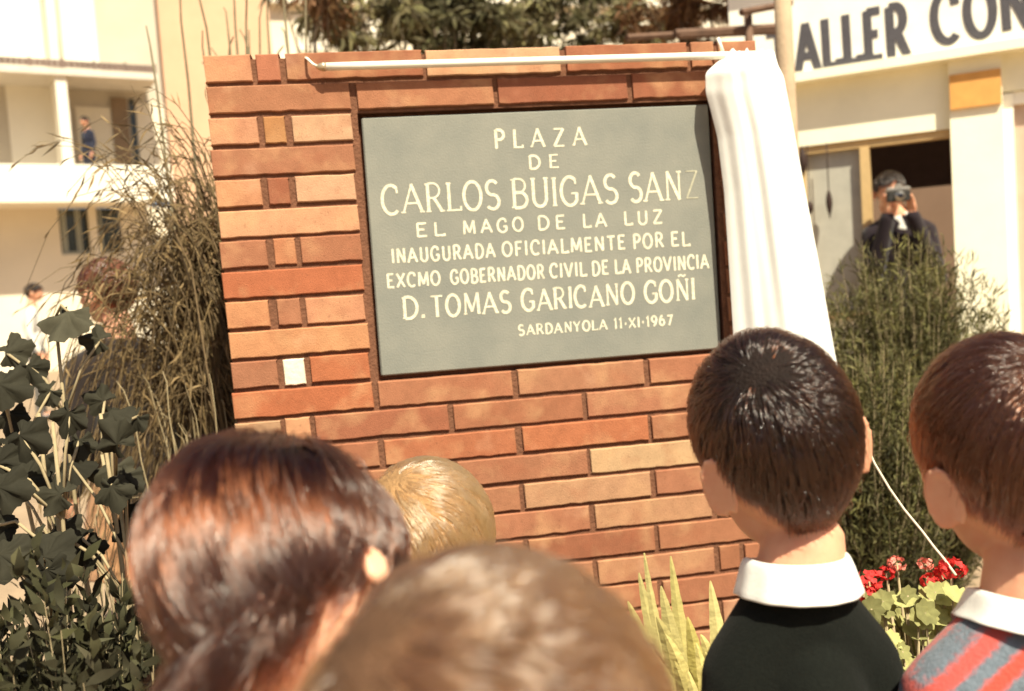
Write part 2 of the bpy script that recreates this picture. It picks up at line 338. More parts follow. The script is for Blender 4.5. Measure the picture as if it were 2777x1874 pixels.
LINES = [((885, 284), (1455, 263), 122, [('PLAZA', 880, 1455)], .15, .075, .5),
 ((1095, 411), (1280, 401), 88, [('DE', 1095, 1280)], .17, .08, .5),
 ((180, 697), (2150, 597), 192, [('CARLOS', 175, 915), ('BUIGAS', 992, 1652), ('SAN', 1725, 2052)], .105, .085, .12),
 ((390, 835), (1930, 750), 90, [('EL', 388, 568), ('MAGO', 685, 1060), ('DE', 1150, 1318), ('LA', 1430, 1582), ('LUZ', 1690, 1930)], .155, .0, .36),
 ((240, 1001), (2095, 889), 94, [('INAUGURADA', 237, 884), ('OFICIALMENTE', 930, 1697), ('POR', 1748, 1937), ('EL', 1985, 2097)], .155, .05, .22),
 ((210, 1156), (2220, 1031), 92, [('EXCMO', 208, 542), ('GOBERNADOR', 608, 1190), ('CIVIL', 1228, 1452), ('DE', 1490, 1592), ('LA', 1633, 1732), ('PROVINCIA', 1768, 2220)], .155, .05, .2),
 ((310, 1350), (2135, 1228), 142, [('D.', 305, 446), ('TOMAS', 485, 982), ('GARICANO', 1050, 1756), ('GOÑI', 1820, 2135)], .135, .08, .14),
 ((1030, 1452), (1985, 1386), 66, [('SARDANYOLA', 1030, 1585), ('11-XI-1967', 1628, 1990)], .19, .09, .2)]
for (A, B, hp, words, st, se, tr) in LINES:
    yb = lambda x: A[1]+(B[1]-A[1])*(x-A[0])/(B[0]-A[0])
    for (t, xa, xb) in words:                       # every word is one part of the plaque
        mb = MB()
        p0, p1 = zc(xa, yb(xa)), zc(xb, yb(xb)); q0 = zc(xa, yb(xa)-hp); hc = math.hypot(q0[0]-p0[0], q0[1]-p0[1])
        word(mb, t, p0, p1, hc*.94, fr_pl, st*1.02, se, tr, depth=.0005, thin=se > .07)
        mb.build('lettering', M_letter, PLQ)
    if words[0][0] == 'CARLOS':
        mb = MB(); p0, p1 = zc(2075, yb(2075)), zc(2155, yb(2155)); word(mb, 'Z', p0, p1, hc*.94, fr_pl, .06, 0, tr, depth=.0006)
        oz = mb.build('lettering', M_faint, PLQ); oz['label'] = 'faint unpainted letter Z at the end of the name'

# ------------------------------------------------------------------ curtain rod, cloth, pull cord
M_rod = mat('white_enamel', (.84, .79, .66), .35, .05, 20, spec=.5)
M_brass = mat('pale_brass', (.62, .5, .33), .35, .2, 60, metal=.7)
ROD = thing('curtain_rod', PY(1400, 170, -.022), 'thin white curtain rod fixed along the top of the brick wall', 'curtain rod')
ry0 = -.021
a = PY(884, 181, ry0); b = PY(2090, 147, ry0); m = MB(); m.tube([a+(b-a)*t for t in np.linspace(0, 1, 14)], .0082, 14); m.build('tube', M_rod, ROD)
d = (b-a)/np.linalg.norm(b-a); m = MB(); m.tube([a-d*.001, a-d*.006, a-d*.016, a-d*.02], [.0095, .0095, .006, .002], 12); m.build('finial', M_brass, ROD)
m = MB(); e = a-d*.014; m.tube([e, e+(-.012, .0, .006), e+(-.022, .004, .018), e+(-.026, .02, .024), e+(-.026, .036, .024)], .0028, 8); m.build('hook', M_rod, ROD)
m = MB(); f = PY(1962, 130, ry0); m.tube([f+(-.012, 0, .022), f+(.0, 0, -.014)], .004, 8); m.build('pin', M_rod, ROD)
M_cloth = mat('white_cotton', (.93, .92, .88), .9, .03, 30, .15, 260, trans=.35, dist=.002)
m = MB(); NU, NV = 60, 70
lft = [(1972, 138), (1940, 172), (1909, 200), (1913, 215), (1912, 250), (1926, 300), (1944, 372), (1962, 520), (1978, 760), (1990, 940), (2000, 1120)]
rgt = [(2099, 138), (2106, 165), (2113, 186), (2126, 205), (2132, 240), (2142, 290), (2152, 340), (2178, 480), (2224, 720), (2262, 940), (2290, 1095)]
vv = [0, .03, .06, .075, .11, .17, .25, .41, .66, .85, 1.0]
vs = []
for j in range(NV+1):
    v = j/NV
    l = np.array([np.interp(v, vv, [q[0] for q in lft]), np.interp(v, vv, [q[1] for q in lft])]); r = np.array([np.interp(v, vv, [q[0] for q in rgt]), np.interp(v, vv, [q[1] for q in rgt])])
    for i in range(NU+1):
        u = i/NU; q = l+(r-l)*u; top = math.exp(-v*14)
        amp = .0045+.005*v; wv = math.sin(u*21+1.3+2*v)*.55+math.sin(u*37+.4-1.2*v)*.3+math.sin(u*9.5+v*3)*.7
        dep = -.040-.045*math.sin(math.pi*min(1, u*1.1)*.9)-amp*wv*(1-.3*top)*min(1, .25+u*2)
        dep += .03*top*(1-math.sin(math.pi*u))
        ru = top*(.5*math.sin(u*40)+.5*math.sin(u*23+1))*9
        vs.append(PY(q[0]+wv*1.5, q[1]+ru*math.exp(-v*20)+6*math.sin(u*5)*v, dep))
m.add(vs, [(j*(NU+1)+i, j*(NU+1)+i+1, (j+1)*(NU+1)+i+1, (j+1)*(NU+1)+i) for j in range(NV) for i in range(NU)], smooth=True)
cl = m.build('cloth', M_cloth, base=PY(2050, 200, -.07)); bake(cl, [('SOLIDIFY', dict(thickness=.0016)), ('SUBSURF', dict(levels=1, render_levels=1))])
tag(cl, 'white unveiling cloth bunched up and hanging from the right end of the curtain rod', 'cloth')
M_cord = mat('pale_string', (.62, .53, .40), .9, .15, 300)
pts = [PY(2272, 1080, -.08), P(2335, 1178, 1.62), P(2372, 1258, 1.6), P(2412, 1325, 1.58), P(2452, 1382, 1.56), P(2500, 1440, 1.54), P(2534, 1485, 1.52), P(2560, 1516, 1.5), P(2592, 1560, 1.47)]
m = MB(); m.tube(pts, .0022, 6); tag(m.build('pull_cord', M_cord, base=pts[0]), 'thin pale cord hanging in a slack line from the white cloth to the red flowers', 'cord')

# ------------------------------------------------------------------ people
M_skin = mat('skin', (.68, .39, .25), .5, .08, 24, .2, 500, var2=(.60, .27, .165), sss=.35, spec=.35, dist=.001)
M_skin2 = mat('fair_skin', (.73, .44, .29), .5, .08, 24, .2, 500, var2=(.66, .33, .21), sss=.35, spec=.35, dist=.001)
M_eye = mat('eye_white', (.75, .72, .68), .2); M_iris = mat('dark_iris', (.03, .015, .01), .15)
SK = np.array([.074, .092, .090])                  # skull half axes of a child's head, metres
def head_into(mb, F, k, ear=1.0, out=0.0):                           # F maps head coordinates (origin mid skull, y = face) to the world
    E = lambda c, ax, M=None: mb.ell(F(np.array(c)*k), np.array(ax)*k, (F.M @ M) if M is not None else F.M, 22, 16)
    E((0, -.004, 0), SK*.985); E((0, .030, -.045), (.060, .060, .062)); E((0, .047, -.083), (.034, .036, .030)); E((0, .02, -.07), (.052, .055, .045))
    E((0, .094, -.030), (.010, .014, .022)); E((0, .104, -.043), (.014, .011, .010)); E((0, .088, -.068), (.024, .012, .008)); E((0, .086, -.077), (.020, .012, .007))
    E((.03, .074, .002), (.022, .018, .009)); E((-.03, .074, .002), (.022, .018, .009)); E((.036, .066, -.035), (.022, .022, .02)); E((-.036, .066, -.035), (.022, .022, .02))
    for s in (-1, 1):
        o_ = out if not hasattr(out, '__len__') else out[(s+1)//2]; M = rz(s*-(.42+o_)) @ rx(-.2)
        c = np.array((s*(.082+.018*o_), -.008-.010*o_, -.028)); er = ear if not hasattr(ear, '__len__') else ear[(s+1)//2]; E(c, (.0052, .0165*er, .028*er), M)
        ring = [F((c+M @ np.array([s*.003, -.003+.016*er*math.cos(a), .028*er*math.sin(a)]))*k) for a in np.linspace(R(-60), R(235), 14)]
        mb.tube(ring, .0042*k, 6); E((s*.079, .0, -.052), (.006, .009, .010))
class Fr:
    def __init__(s, o, M): s.o = v3(o); s.M = np.array(M)
    def __call__(s, p): return s.o+s.M @ np.asarray(p, float)
def hand_into(mb, w, d, side, pn, k, curl=.5):       # w wrist, d direction of the fingers, side towards the thumb, pn palm normal
    d = v3(d)/np.linalg.norm(d); side = v3(side)/np.linalg.norm(side); pn = v3(pn)/np.linalg.norm(pn)
    M = np.stack([side, d, pn], 1); mb.ell(w+d*.045*k, (.036*k, .046*k, .014*k), M, 14, 10)
    for i, (o, L) in enumerate([(.027, .062), (.009, .070), (-.010, .066), (-.027, .050)]):
        p0 = w+d*.082*k+side*o*k*.95; q1 = p0+(d*math.cos(curl*.5)+pn*math.sin(curl*.5))*L*.45*k; q2 = q1+(d*math.cos(curl*1.3)+pn*math.sin(curl*1.3))*L*.32*k; q3 = q2+(d*math.cos(curl*2)+pn*math.sin(curl*2))*L*.25*k
        for a, b, r0, r1 in ((p0-d*.012*k, q1, .0082, .0076), (q1, q2, .0076, .007), (q2, q3, .007, .006)): mb.caps(a, r0*k, b, r1*k, 8)
    t0 = w+d*.022*k+side*.026*k; t1 = t0+(d*.6+side*.6+pn*.3)*.034*k; t2 = t1+(d*.85+side*.2+pn*.35)*.028*k
    mb.caps(t0, .0115*k, t1, .009*k, 8); mb.caps(t1, .009*k, t2, .007*k, 8)
def person(label, hc, hyaw, hpitch, hroll, byaw, k, hair, clothes, hs=(1, 1, 1), skin=None, pose=None, group=None, voxel=.0042, lean=(0, 0), face=True, bk=1.0, ground=0.0):
    # hc: world place of the skull's middle, k: head size against a child's, tall: stature
    skin = skin or M_skin; hc = v3(hc); Mh = rz(hyaw) @ rx(hpitch) @ ry(hroll) @ np.diag(hs); FH = Fr(hc, Mh); B = rz(byaw)
    top = hc[2]+.095*k; fz = ground; hz = top-ground
    nb = hc+Mh @ np.array([0, -.030, -.10])*k; base_n = hc+np.array([0, 0, -.185*k+(pose or {}).get('up', 0)])+B @ np.array([lean[0], lean[1]-.035*k, 0])
    foot = np.array([base_n[0], base_n[1], fz]); root = thing('person', foot, label, 'person', group)
    s = hz/1.25*bk; bw = (pose or {}).get('w', 1.0); sw = .106*s*bw; zs = base_n[2]-.028*s; nr = (pose or {}).get('neck', 1.0)
    L = lambda x, y, z: np.array([foot[0], foot[1], 0])+B @ np.array([x, y, 0])+np.array([0, 0, z])
    zp = fz+(zs-fz)*.60; zk = fz+(zs-fz)*.315
    sh = [L(sx*sw, .0, zs-(pose or {}).get('drop', .045)*s) for sx in (-1, 1)]
    arm = (pose or {}).get('arms')
    if arm is None:
        el = [L(sx*(sw+.028*s), -.02*s, zs-.2*s) for sx in (-1, 1)]; wr = [L(sx*(sw+.035*s), .04*s, zs-.375*s) for sx in (-1, 1)]
    else: el = [L(*arm[i][0]) for i in (0, 1)]; wr = [L(*arm[i][1]) for i in (0, 1)]
    hip = [L(sx*.052*s, 0, zp) for sx in (-1, 1)]; kn = [L(sx*.06*s, .012*s, zk) for sx in (-1, 1)]; an = [L(sx*.062*s, -.01*s, fz+.055*s) for sx in (-1, 1)]
    def torso(mb, g, low=True):
        M = B
        mb.ell(L(0, -.004*s, zs-.125*s), (.100*s*bw+g, .080*s+g, .122*s+g), M, 24, 16)
        mb.ell(L(0, 0, zp+.13*s*1.0), (.098*s*bw+g, .074*s+g, .12*s+g), M, 24, 16)
        if low: mb.ell(L(0, -.008*s, zp+.02*s), (.102*s+g, .084*s+g, .09*s+g), M, 24, 16)
        for i in (0, 1): mb.caps(base_n+np.array([0, 0, -.022*s]), .046*s*nr+g, sh[i], .040*s+g, 14)
    def arms(mb, g, upto=1.0):
        for i in (0, 1):
            mb.caps(sh[i], .041*s+g, el[i], .032*s+g, 14); e = el[i]+(wr[i]-el[i])*upto; mb.caps(el[i], .032*s+g, e, (.030-.008*upto)*s+g, 14)
    def legs(mb, g, upto=1.0, a=0.0):
        for i in (0, 1):
            mb.caps(hip[i], .066*s+g, kn[i], .045*s+g+a, 14)
            if upto > 0: e = kn[i]+(an[i]-kn[i])*upto; mb.caps(kn[i], .044*s+g+a, e, (.042-.014*upto)*s+g+a, 14)
    body = MB(); head_into(body, FH, k, (pose or {}).get('ear', 1.0), (pose or {}).get('out', 0.0))
    body.caps(nb, .043*k*nr, base_n, .049*s*nr, 18); body.caps(base_n, .05*s, L(0, 0, zs-.06*s), .05*s, 14)
    torso(body, -.012); arms(body, -.006); legs(body, -.006)
    for i, sx in enumerate((-1, 1)):
        dd = wr[i]-el[i]
        hd = (pose or {}).get('hands', [None, None])[i] or (dd, L(0, 1, 0)-L(0, 0, 0), L(-sx, 0, 0)-L(0, 0, 0))
        body.caps(wr[i]-dd*.02, .022*s, wr[i]+v3(hd[0])/np.linalg.norm(hd[0])*.02*s, .022*s, 10)
        hand_into(body, wr[i]+v3(hd[0])/np.linalg.norm(hd[0])*.012*s, hd[0], hd[1], hd[2], k, (pose or {}).get('curl', .45))
        body.caps(an[i], .027*s, L(sx*.066*s, .095*s, fz+.03*s), .022*s, 10); body.ell(L(sx*.064*s, .0, fz+.03*s), (.028*s, .035*s, .03*s), B, 12, 8)
    bo = body.build('body', skin, root); bake(bo, [('REMESH', dict(mode='VOXEL', voxel_size=voxel)), ('SMOOTH', dict(factor=.5, iterations=3))])
    if face:
        for sx in (-1, 1):
            m = MB(); m.ell(FH(np.array((sx*.029, .0745, -.0135))*k), (.0125*k, .0125*k, .0095*k), Mh, 14, 10); eo = m.build('eye', M_eye, root)
            m = MB(); m.ell(FH(np.array((sx*.029, .0845, -.0135))*k), (.0052*k, .0035*k, .0052*k), Mh, 10, 8); m.build('iris', M_iris, eo)
    cv = max(voxel*1.15, .005)
    def cloth(name, mb, m, it=6, vox=None):
        o = mb.build(name, m, root); return bake(o, [('REMESH', dict(mode='VOXEL', voxel_size=vox or cv)), ('SMOOTH', dict(factor=.6, iterations=it))])
    for part, m in clothes.items():
        if part in ('sweater', 'jacket', 'coat'):
            mb = MB(); g = (pose or {}).get('swg', .011) if part == 'sweater' else .018; torso(mb, g); arms(mb, g*.9, 1.0)
            if part == 'coat': mb.caps(L(0, 0, zp+.05*s), .115*s, L(0, 0, zp-.1*s), .135*s, 20)
            cloth(part, mb, m, 8)
        elif part == 'shirt':
            mb = MB(); torso(mb, .005); arms(mb, .006, .98); cloth('shirt', mb, m)
        elif part == 'collar':
            n = 40; C = base_n+np.array([0, 0, .016*s]); ax = nb-base_n; ax = ax/np.linalg.norm(ax); ax = ax*.55+np.array([0, 0, .45])+B @ np.array([(pose or {}).get('ctilt', 0), 0, 0]); ax /= np.linalg.norm(ax); ch = (pose or {}).get('ch', 1.0)
            fx = B @ np.array([1., 0, 0]); fx = fx-ax*(fx @ ax); fx /= np.linalg.norm(fx); fy = np.cross(ax, fx); mb = MB(); vs = []
            prof = [(.0505, -.030), (.0495, .0), (.0500, .014), (.0512, .0205), (.0545, .0200), (.0575, .010), (.0620, -.008), (.0665, -.026)]; prof = [(r*nr, z) for r, z in prof]
            for i in range(n+1):
                a = R(100+340*i/n) ; wing = max(0, 1-min(i, n-i)/5)
                for j, (r, z) in enumerate(prof):
                    kx = 1.0; rr = r*s+(.0012*math.sin(i*1.9) if j > 4 else 0); zz = z*s*(ch if z < 0 else 1)-(.035*s*wing*(j-3)/4 if j > 3 else 0)
                    dirv = fx*math.cos(a)+fy*math.sin(a)*1.06; front = max(0, math.sin(a)); vs.append(C+dirv*rr+ax*(zz-front*.012*s))
            J = len(prof); mb.add(vs, [(i*J+j, i*J+j+1, (i+1)*J+j+1, (i+1)*J+j) for i in range(n) for j in range(J-1)], smooth=True)
            o = mb.build('collar', m, root); bake(o, [('SOLIDIFY', dict(thickness=.0016, offset=1)), ('SUBSURF', dict(levels=1, render_levels=1))])
        elif part in ('shorts', 'trousers'):
            mb = MB(); legs(mb, .009, 0 if part == 'shorts' else .97, .004); mb.ell(L(0, -.008*s, zp+.02*s), (.112*s, .094*s, .08*s), B, 20, 14); cloth(part, mb, m)
        elif part in ('skirt', 'dress'):
            mb = MB(); ring = 28; vs = []; lv = [(zp+.13*s, .094), (zp+.06*s, .112), (zp-.06*s, .14), (zk+.05*s, .17), (zk+.01*s, .178)]
            for (z, r) in lv:
                for i in range(ring): a = 2*math.pi*i/ring; f = 1+.05*math.cos(a*7)*(r-.09)/.09; vs.append(L(r*s*f*math.cos(a), r*s*.85*f*math.sin(a), z))
            mb.add(vs, [(j*ring+i, j*ring+(i+1) % ring, (j+1)*ring+(i+1) % ring, (j+1)*ring+i) for j in range(len(lv)-1) for i in range(ring)], smooth=True)
            bake(mb.build('skirt', m, root), [('SOLIDIFY', dict(thickness=.004)), ('SUBSURF', dict(levels=1, render_levels=1))])
            if part == 'dress':
                mb = MB(); torso(mb, .009); arms(mb, .008, .3); cloth('bodice', mb, m)
        elif part == 'shoes':
            for i, sx in enumerate((-1, 1)):
                mb = MB(); mb.caps(L(sx*.063*s, -.012*s, fz+.036*s), .033*s, L(sx*.068*s, .085*s, fz+.03*s), .029*s, 12); mb.caps(L(sx*.063*s, -.012*s, fz+.04*s), .032*s, an[i]+np.array([0, 0, .02]), .033*s, 12); cloth('shoe', mb, m)
    make_hair(root, FH, k, hair)
    return root, FH, L, s, zs

def make_hair(root, FH, k, h):
    ax = (SK+np.array([.003, .003, .003]))*k; seed = h.get('seed', 1); g = np.random.default_rng(seed)
    style = h.get('style', 'short')
    def allowed(U):
        th = np.degrees(np.arctan2(np.abs(U[:, 0]), -U[:, 1])); pts = h.get('line', [(0, -.90), (22, -.74), (45, -.50), (66, -.20), (82, .04), (100, -.05), (112, .12), (140, .42), (180, .50)])
        zl = np.interp(th, [p[0] for p in pts], [p[1] for p in pts]); return U[:, 2] > zl+h.get('asym', 0)*np.clip(U[:, 0], -.3, 1)*(U[:, 1] < .02)
    # cap: the mass of hair under the strands
    cap = MB(); nu, nv = 56, 36; vs = []; U = []
    for j in range(nv+1):
        for i in range(nu):
            t = math.pi*j/nv; p = 2*math.pi*i/nu; U.append((math.sin(t)*math.cos(p), math.sin(t)*math.sin(p), math.cos(t)))
    U = np.array(U); ok = allowed(U*np.array([1, 1, 1])); vol = h.get('vol', .006)*k
    def thick(U): return vol*(.25+.75*np.clip((U[:, 2]+.5)/.9, 0, 1))
    pts = U*(ax+thick(U)[:, None]*.8); 
    fs = [(j*nu+i, (j+1)*nu+i, (j+1)*nu+(i+1) % nu, j*nu+(i+1) % nu) for j in range(nv) for i in range(nu)]
    fs = [f for f in fs if all(ok[q] for q in f)]; used = sorted({q for f in fs for q in f}); mp = {q: n for n, q in enumerate(used)}
    cap.add([FH(pts[q]) for q in used], [tuple(mp[q] for q in f) for f in fs], smooth=True)
    co = cap.build('hair', h['cap'], root)
    n = h.get('n', 9000); K_ = 9
    u = g.normal(size=(n*4, 3)); u /= np.linalg.norm(u, axis=1)[:, None]; u = u[allowed(u)][:n]; n = len(u)
    nc = h.get('clumps', 320); cu = u[g.integers(0, n, nc)]; ci = np.array([np.argmax(cu @ q) for q in u])
    crown = np.array(h.get('crown', (.15, -.5, .85))); crown = crown/np.linalg.norm(crown); comb = np.array(h.get('comb', (0, .3, 0)))
    Ls = np.interp(u[:, 2], [-.9, -.4, .2, .7, 1], h.get('len', [.012, .018, .034, .05, .055]))*k*g.uniform(.75, 1.15, n); Lc = None
    cl = g.uniform(.2, .75, n)*h.get('clump', 1.0); lift = g.uniform(0, 1, n)**1.5; wav = g.uniform(0, 6.28, n); cj = g.normal(size=(nc, 3))*h.get('mess', .16)
    def flow(q):
        t = q*(q @ crown)[:, None]-crown; f = t/(np.linalg.norm(t, axis=1)[:, None]+.15)
        f = f+np.array([0, 0, -1.])*h.get('grav', .55)*(1-np.clip(q[:, 2], 0, 1))[:, None]+comb*np.clip(q[:, 2]+.1, 0, 1)[:, None]*1.0
        f = f+np.cross(np.tile(crown, (len(q), 1)), q)*h.get('swirl', .25)*np.exp(-4*(1-(q @ crown)))[:, None]
        f = f-q*np.sum(f*q, axis=1)[:, None]; return f/(np.linalg.norm(f, axis=1)[:, None]+1e-6)
    r0 = ax.mean(); P_ = np.zeros((n, K_, 3)); q = u.copy(); qc = cu.copy(); ls = Ls/(K_-1)
    hang = h.get('hang'); hv = None; pos_prev = None; off = thick(u)
    for s in range(K_):
        t = s/(K_-1)
        th_ = thick(q); hgt = (th_*(.35+.65*lift)*(math.sin(math.pi*min(1, t*.85+.08)))**.8)+.0012*lift+h.get('flare', .004)*t*t*lift
        w_ = (q+(qc[ci]-q)*(cl*t)[:, None]*h.get('pull', .5)); w_ /= np.linalg.norm(w_, axis=1)[:, None]
        pos = w_*(ax+hgt[:, None])
        P_[:, s] = pos
        f = flow(q)+cj[ci]+g.normal(size=q.shape)*h.get('jit', .03); f = f-q*np.sum(f*q, axis=1)[:, None]
        q = q+f*(ls/r0)[:, None]; q /= np.linalg.norm(q, axis=1)[:, None]
        fc = flow(qc)+cj; fc = fc-qc*np.sum(fc*qc, axis=1)[:, None]; qc = qc+fc*(Ls.mean()/(K_-1)/r0); qc /= np.linalg.norm(qc, axis=1)[:, None]
    if hang is not None:                             # long hair: past the hairline the strand leaves the head and hangs
        gz = FH.M.T @ np.array(hang['dir']); gz /= np.linalg.norm(gz)
        for s in range(1, K_):
            prev = P_[:, s-1]; un = prev/ax; low = un[:, 2] < np.interp(np.degrees(np.arctan2(np.abs(un[:, 0]), -un[:, 1])), [0, 60, 100, 180], hang['z'])
            step = P_[:, s]-prev
            nw = prev+(gz+g.normal(size=(n, 3))*.10+cj[ci]*.6)*(ls*1.0)[:, None]
            P_[:, s] = np.where(low[:, None], nw, P_[:, s]); P_[low, s+1:] += 0
            nx = P_[:, s+1:]; 
            if nx.shape[1]: nx[low] = nx[low]+(P_[low, s]-(prev+step)[low])[:, None]
    if h.get('wave', 0):                             # loose waves shared by each lock
        ph = g.uniform(0, 6.28, nc)[ci]; sd = np.cross(u, np.tile(crown, (n, 1))); sd /= np.linalg.norm(sd, axis=1)[:, None]+1e-6; ou = u
        for s in range(K_): t = s/(K_-1); P_[:, s] += (sd*np.sin(ph+t*9)[:, None]+ou*(.5+.7*np.cos(ph*1.7+t*8))[:, None])*h['wave']*t**.6
    if h.get('strays', 0):
        m_ = g.random(n) < h['strays']; out = P_[m_, 0]/np.linalg.norm(P_[m_, 0], axis=1)[:, None]
        for s in range(K_): t = s/(K_-1); P_[m_, s] += out*t*t*.018*k*g.uniform(.3, 1.2, m_.sum())[:, None]*h.get('stray_len', .55)
    W = (P_.reshape(-1, 3) @ FH.M.T+FH.o)-BASE[co.name]
    cd = bpy.data.hair_curves.new('hair_strands'); cd.add_curves([K_]*n); cd.points.foreach_set('position', W.astype(np.float32).ravel())
    rad = np.tile(np.interp(np.linspace(0, 1, K_), [0, .6, 1], [1, .85, .15]), n)*h.get('rad', .00042)*k
    ra = cd.attributes.get('radius') or cd.attributes.new('radius', 'FLOAT', 'POINT'); ra.data.foreach_set('value', rad.astype(np.float32))
    cd.materials.append(h['mat']); ho = bpy.data.objects.new('hair_strands', cd); COL.objects.link(ho); ho.parent = co; BASE[ho.name] = BASE[co.name]

def fabric(name, col, **kw): return mat(name, col, .95, kw.pop('var', .25), kw.pop('scale', 220), kw.pop('bump', .6), kw.pop('bscale', 350), spec=.1, dist=.002, sheen=kw.pop('sheen', .15), **kw)
M_black = fabric('black_wool', (.007, .008, .0065), bscale=420, sheen=.03)
M_shirt = fabric('white_shirt', (.78, .77, .72), var=.04, scale=90, bump=.2)
M_grey = fabric('grey_flannel', (.12, .11, .10)); M_navy = fabric('navy_cloth', (.02, .022, .04)); M_dark = fabric('dark_brown_cloth', (.022, .016, .014))
M_shoe = mat('dark_leather', (.03, .02, .015), .4, spec=.5); M_tan = fabric('tan_cloth', (.38, .2, .1)); M_red = fabric('plum_cloth', (.2, .05, .05))
capm = lambda n, c: mat(n, c, .75, .4, 60, .5, 300, spec=.2)
# sweater with red stripes running along the shoulder slope
def stripe_mat():
    m = fabric('striped_knit', (.125, .15, .18), var=.3, scale=120, bump=.9, bscale=260); nt = m.node_tree; N = nt.nodes; L = nt.links; b = N['Principled BSDF']
    base = b.inputs['Base Color'].links[0].from_socket; at = N.new('ShaderNodeAttribute'); at.attribute_name = 'yoke'
    rp = N.new('ShaderNodeValToRGB'); cr = rp.color_ramp; cr.interpolation = 'LINEAR'; A = (0, 0, 0, 1)
    for i, (p, v) in enumerate([(0, 0), (.150, 0), (.160, .85), (.178, .85), (.188, 0), (.212, 0), (.226, 1), (.252, 1), (.264, 0), (1, 0)]):
        e = cr.elements[i] if i < 2 else cr.elements.new(p); e.position = p; e.color = (v, v, v, 1)
    nz = N.new('ShaderNodeTexNoise'); nz.inputs['Scale'].default_value = 170; tc = N.new('ShaderNodeTexCoord'); L.new(tc.outputs['Object'], nz.inputs['Vector'])
    ma = N.new('ShaderNodeMath'); ma.operation = 'MULTIPLY_ADD'; ma.inputs[1].default_value = .022; L.new(nz.outputs['Fac'], ma.inputs[0]); L.new(at.outputs['Fac'], ma.inputs[2]); L.new(ma.outputs[0], rp.inputs[0])
    mx = N.new('ShaderNodeMix'); mx.data_type = 'RGBA'; L.new(rp.outputs[0], mx.inputs[0]); L.new(base, mx.inputs[6]); mx.inputs[7].default_value = (.52, .07, .05, 1)
    L.new(mx.outputs[2], b.inputs['Base Color']); return m
H_dark = hair_mat('dark_brown_hair', (.020, .0065, .003), .11, .16, 1.75); H_brown = hair_mat('brown_hair', (.055, .016, .007), .11, .16, 1.75); H_girl = hair_mat('chestnut_hair', (.034, .0105, .0050), .15, .2, 1.6)
H_mouse = hair_mat('mouse_brown_hair', (.22, .098, .043), .12, .18, 1.75); H_blond = hair_mat('blond_hair', (.42, .24, .105), .16); H_black = hair_mat('black_hair', (.012, .007, .005), .3, .4, 1.5)


V = math.atan2(-FW[0], FW[1])                       # yaw that faces straight away from the camera
LOWNAPE = [(0, -1.0), (14, -.93), (30, -.74), (48, -.46), (66, -.20), (80, .0), (92, -.10), (108, .10), (140, .42), (180, .50)]
b1 = Pd(1757, 997, 1.0)
person('boy in a black sweater with white collar and side-combed dark hair, seen from behind', b1, V+R(17), R(5), R(-9), V+R(6), .99,
       dict(mat=H_dark, cap=capm('dark_scalp_hair', (.012, .006, .004)), crown=(-.25, -.50, .83), comb=(.75, .1, -.1), n=24000, clumps=260, vol=.016, seed=3, strays=.025, mess=.09, clump=.7, rad=.0003, jit=.02, line=LOWNAPE),
       dict(sweater=M_black, collar=M_shirt, shorts=M_grey, shoes=M_shoe), hs=(.95, 1, 1.13), lean=(.008, .012), pose=dict(neck=1.02, up=.026, w=.58, drop=.066, out=(.2, .95), ear=1.08, ctilt=-.14, ch=.75))
b2 = Pd(2292, 1018, .93)
r2 = person('boy in a blue-grey sweater with red stripes and brown hair, at the right edge', b2, V+R(8), R(6), R(-8), V+R(10), 1.0,
       dict(mat=H_brown, cap=capm('brown_scalp_hair', (.04, .014, .007)), crown=(.1, -.45, .88), comb=(-.3, .25, 0), n=24000, clumps=240, vol=.012, seed=8, strays=.025, mess=.08, clump=.7, rad=.0003, jit=.02, line=LOWNAPE),
       dict(sweater=stripe_mat(), collar=M_shirt, shorts=M_grey, shoes=M_shoe), hs=(.98, 1, 1.12), skin=M_skin, lean=(.004, .01), pose=dict(neck=1.18, up=.012, w=.90, swg=.018, ch=.35, out=.2, ear=1.05))
sw = [o for o in r2[0].children if o.name.startswith('sweater')][0]
nbz = r2[4]; vsn = np.zeros(len(sw.data.vertices)*3); sw.data.vertices.foreach_get('co', vsn); vsn = vsn.reshape(-1, 3)+BASE[sw.name]
rel = vsn-np.array(BASE[sw.name]); lat = np.abs(rel[:, 0]*math.cos(V+R(10))+rel[:, 1]*math.sin(V+R(10)))
yk = ((nbz-vsn[:, 2])-.75*lat+.14)/.35
at = sw.data.attributes.new('yoke', 'FLOAT', 'POINT'); at.data.foreach_set('value', yk.astype(np.float32))
ga = Pd(660, 1322, .67)
person('girl with glossy chestnut hair swept to one side, close to the camera', ga, V-R(25), R(-10), R(-34), V-R(20), .99,
       dict(mat=H_girl, cap=capm('chestnut_scalp_hair', (.035, .013, .008)), crown=(.0, .1, 1.0), comb=(-.7, -.7, 0), n=22000, clumps=150, vol=.017, len=[.11, .12, .14, .15, .15], grav=.5, seed=5, mess=.15,
            line=[(0, -.36), (40, -.28), (60, -.15), (80, -.02), (100, -.32), (118, -.45), (140, -.1), (180, .4)], asym=.85, rad=.00048, pull=.8, clump=1.3, wave=.005, strays=.05,
            hang=dict(dir=(-.6, -.1, -.8), z=[-.22, -.15, 0, .2])),
       dict(dress=fabric('pale_print_cotton', (.55, .42, .34)), shoes=M_shoe), hs=(.93, 1, 1.13), skin=M_skin2, lean=(.05, 0), pose=dict(ear=(.15, .42)))
ce = Pd(1115, 1800, .415)
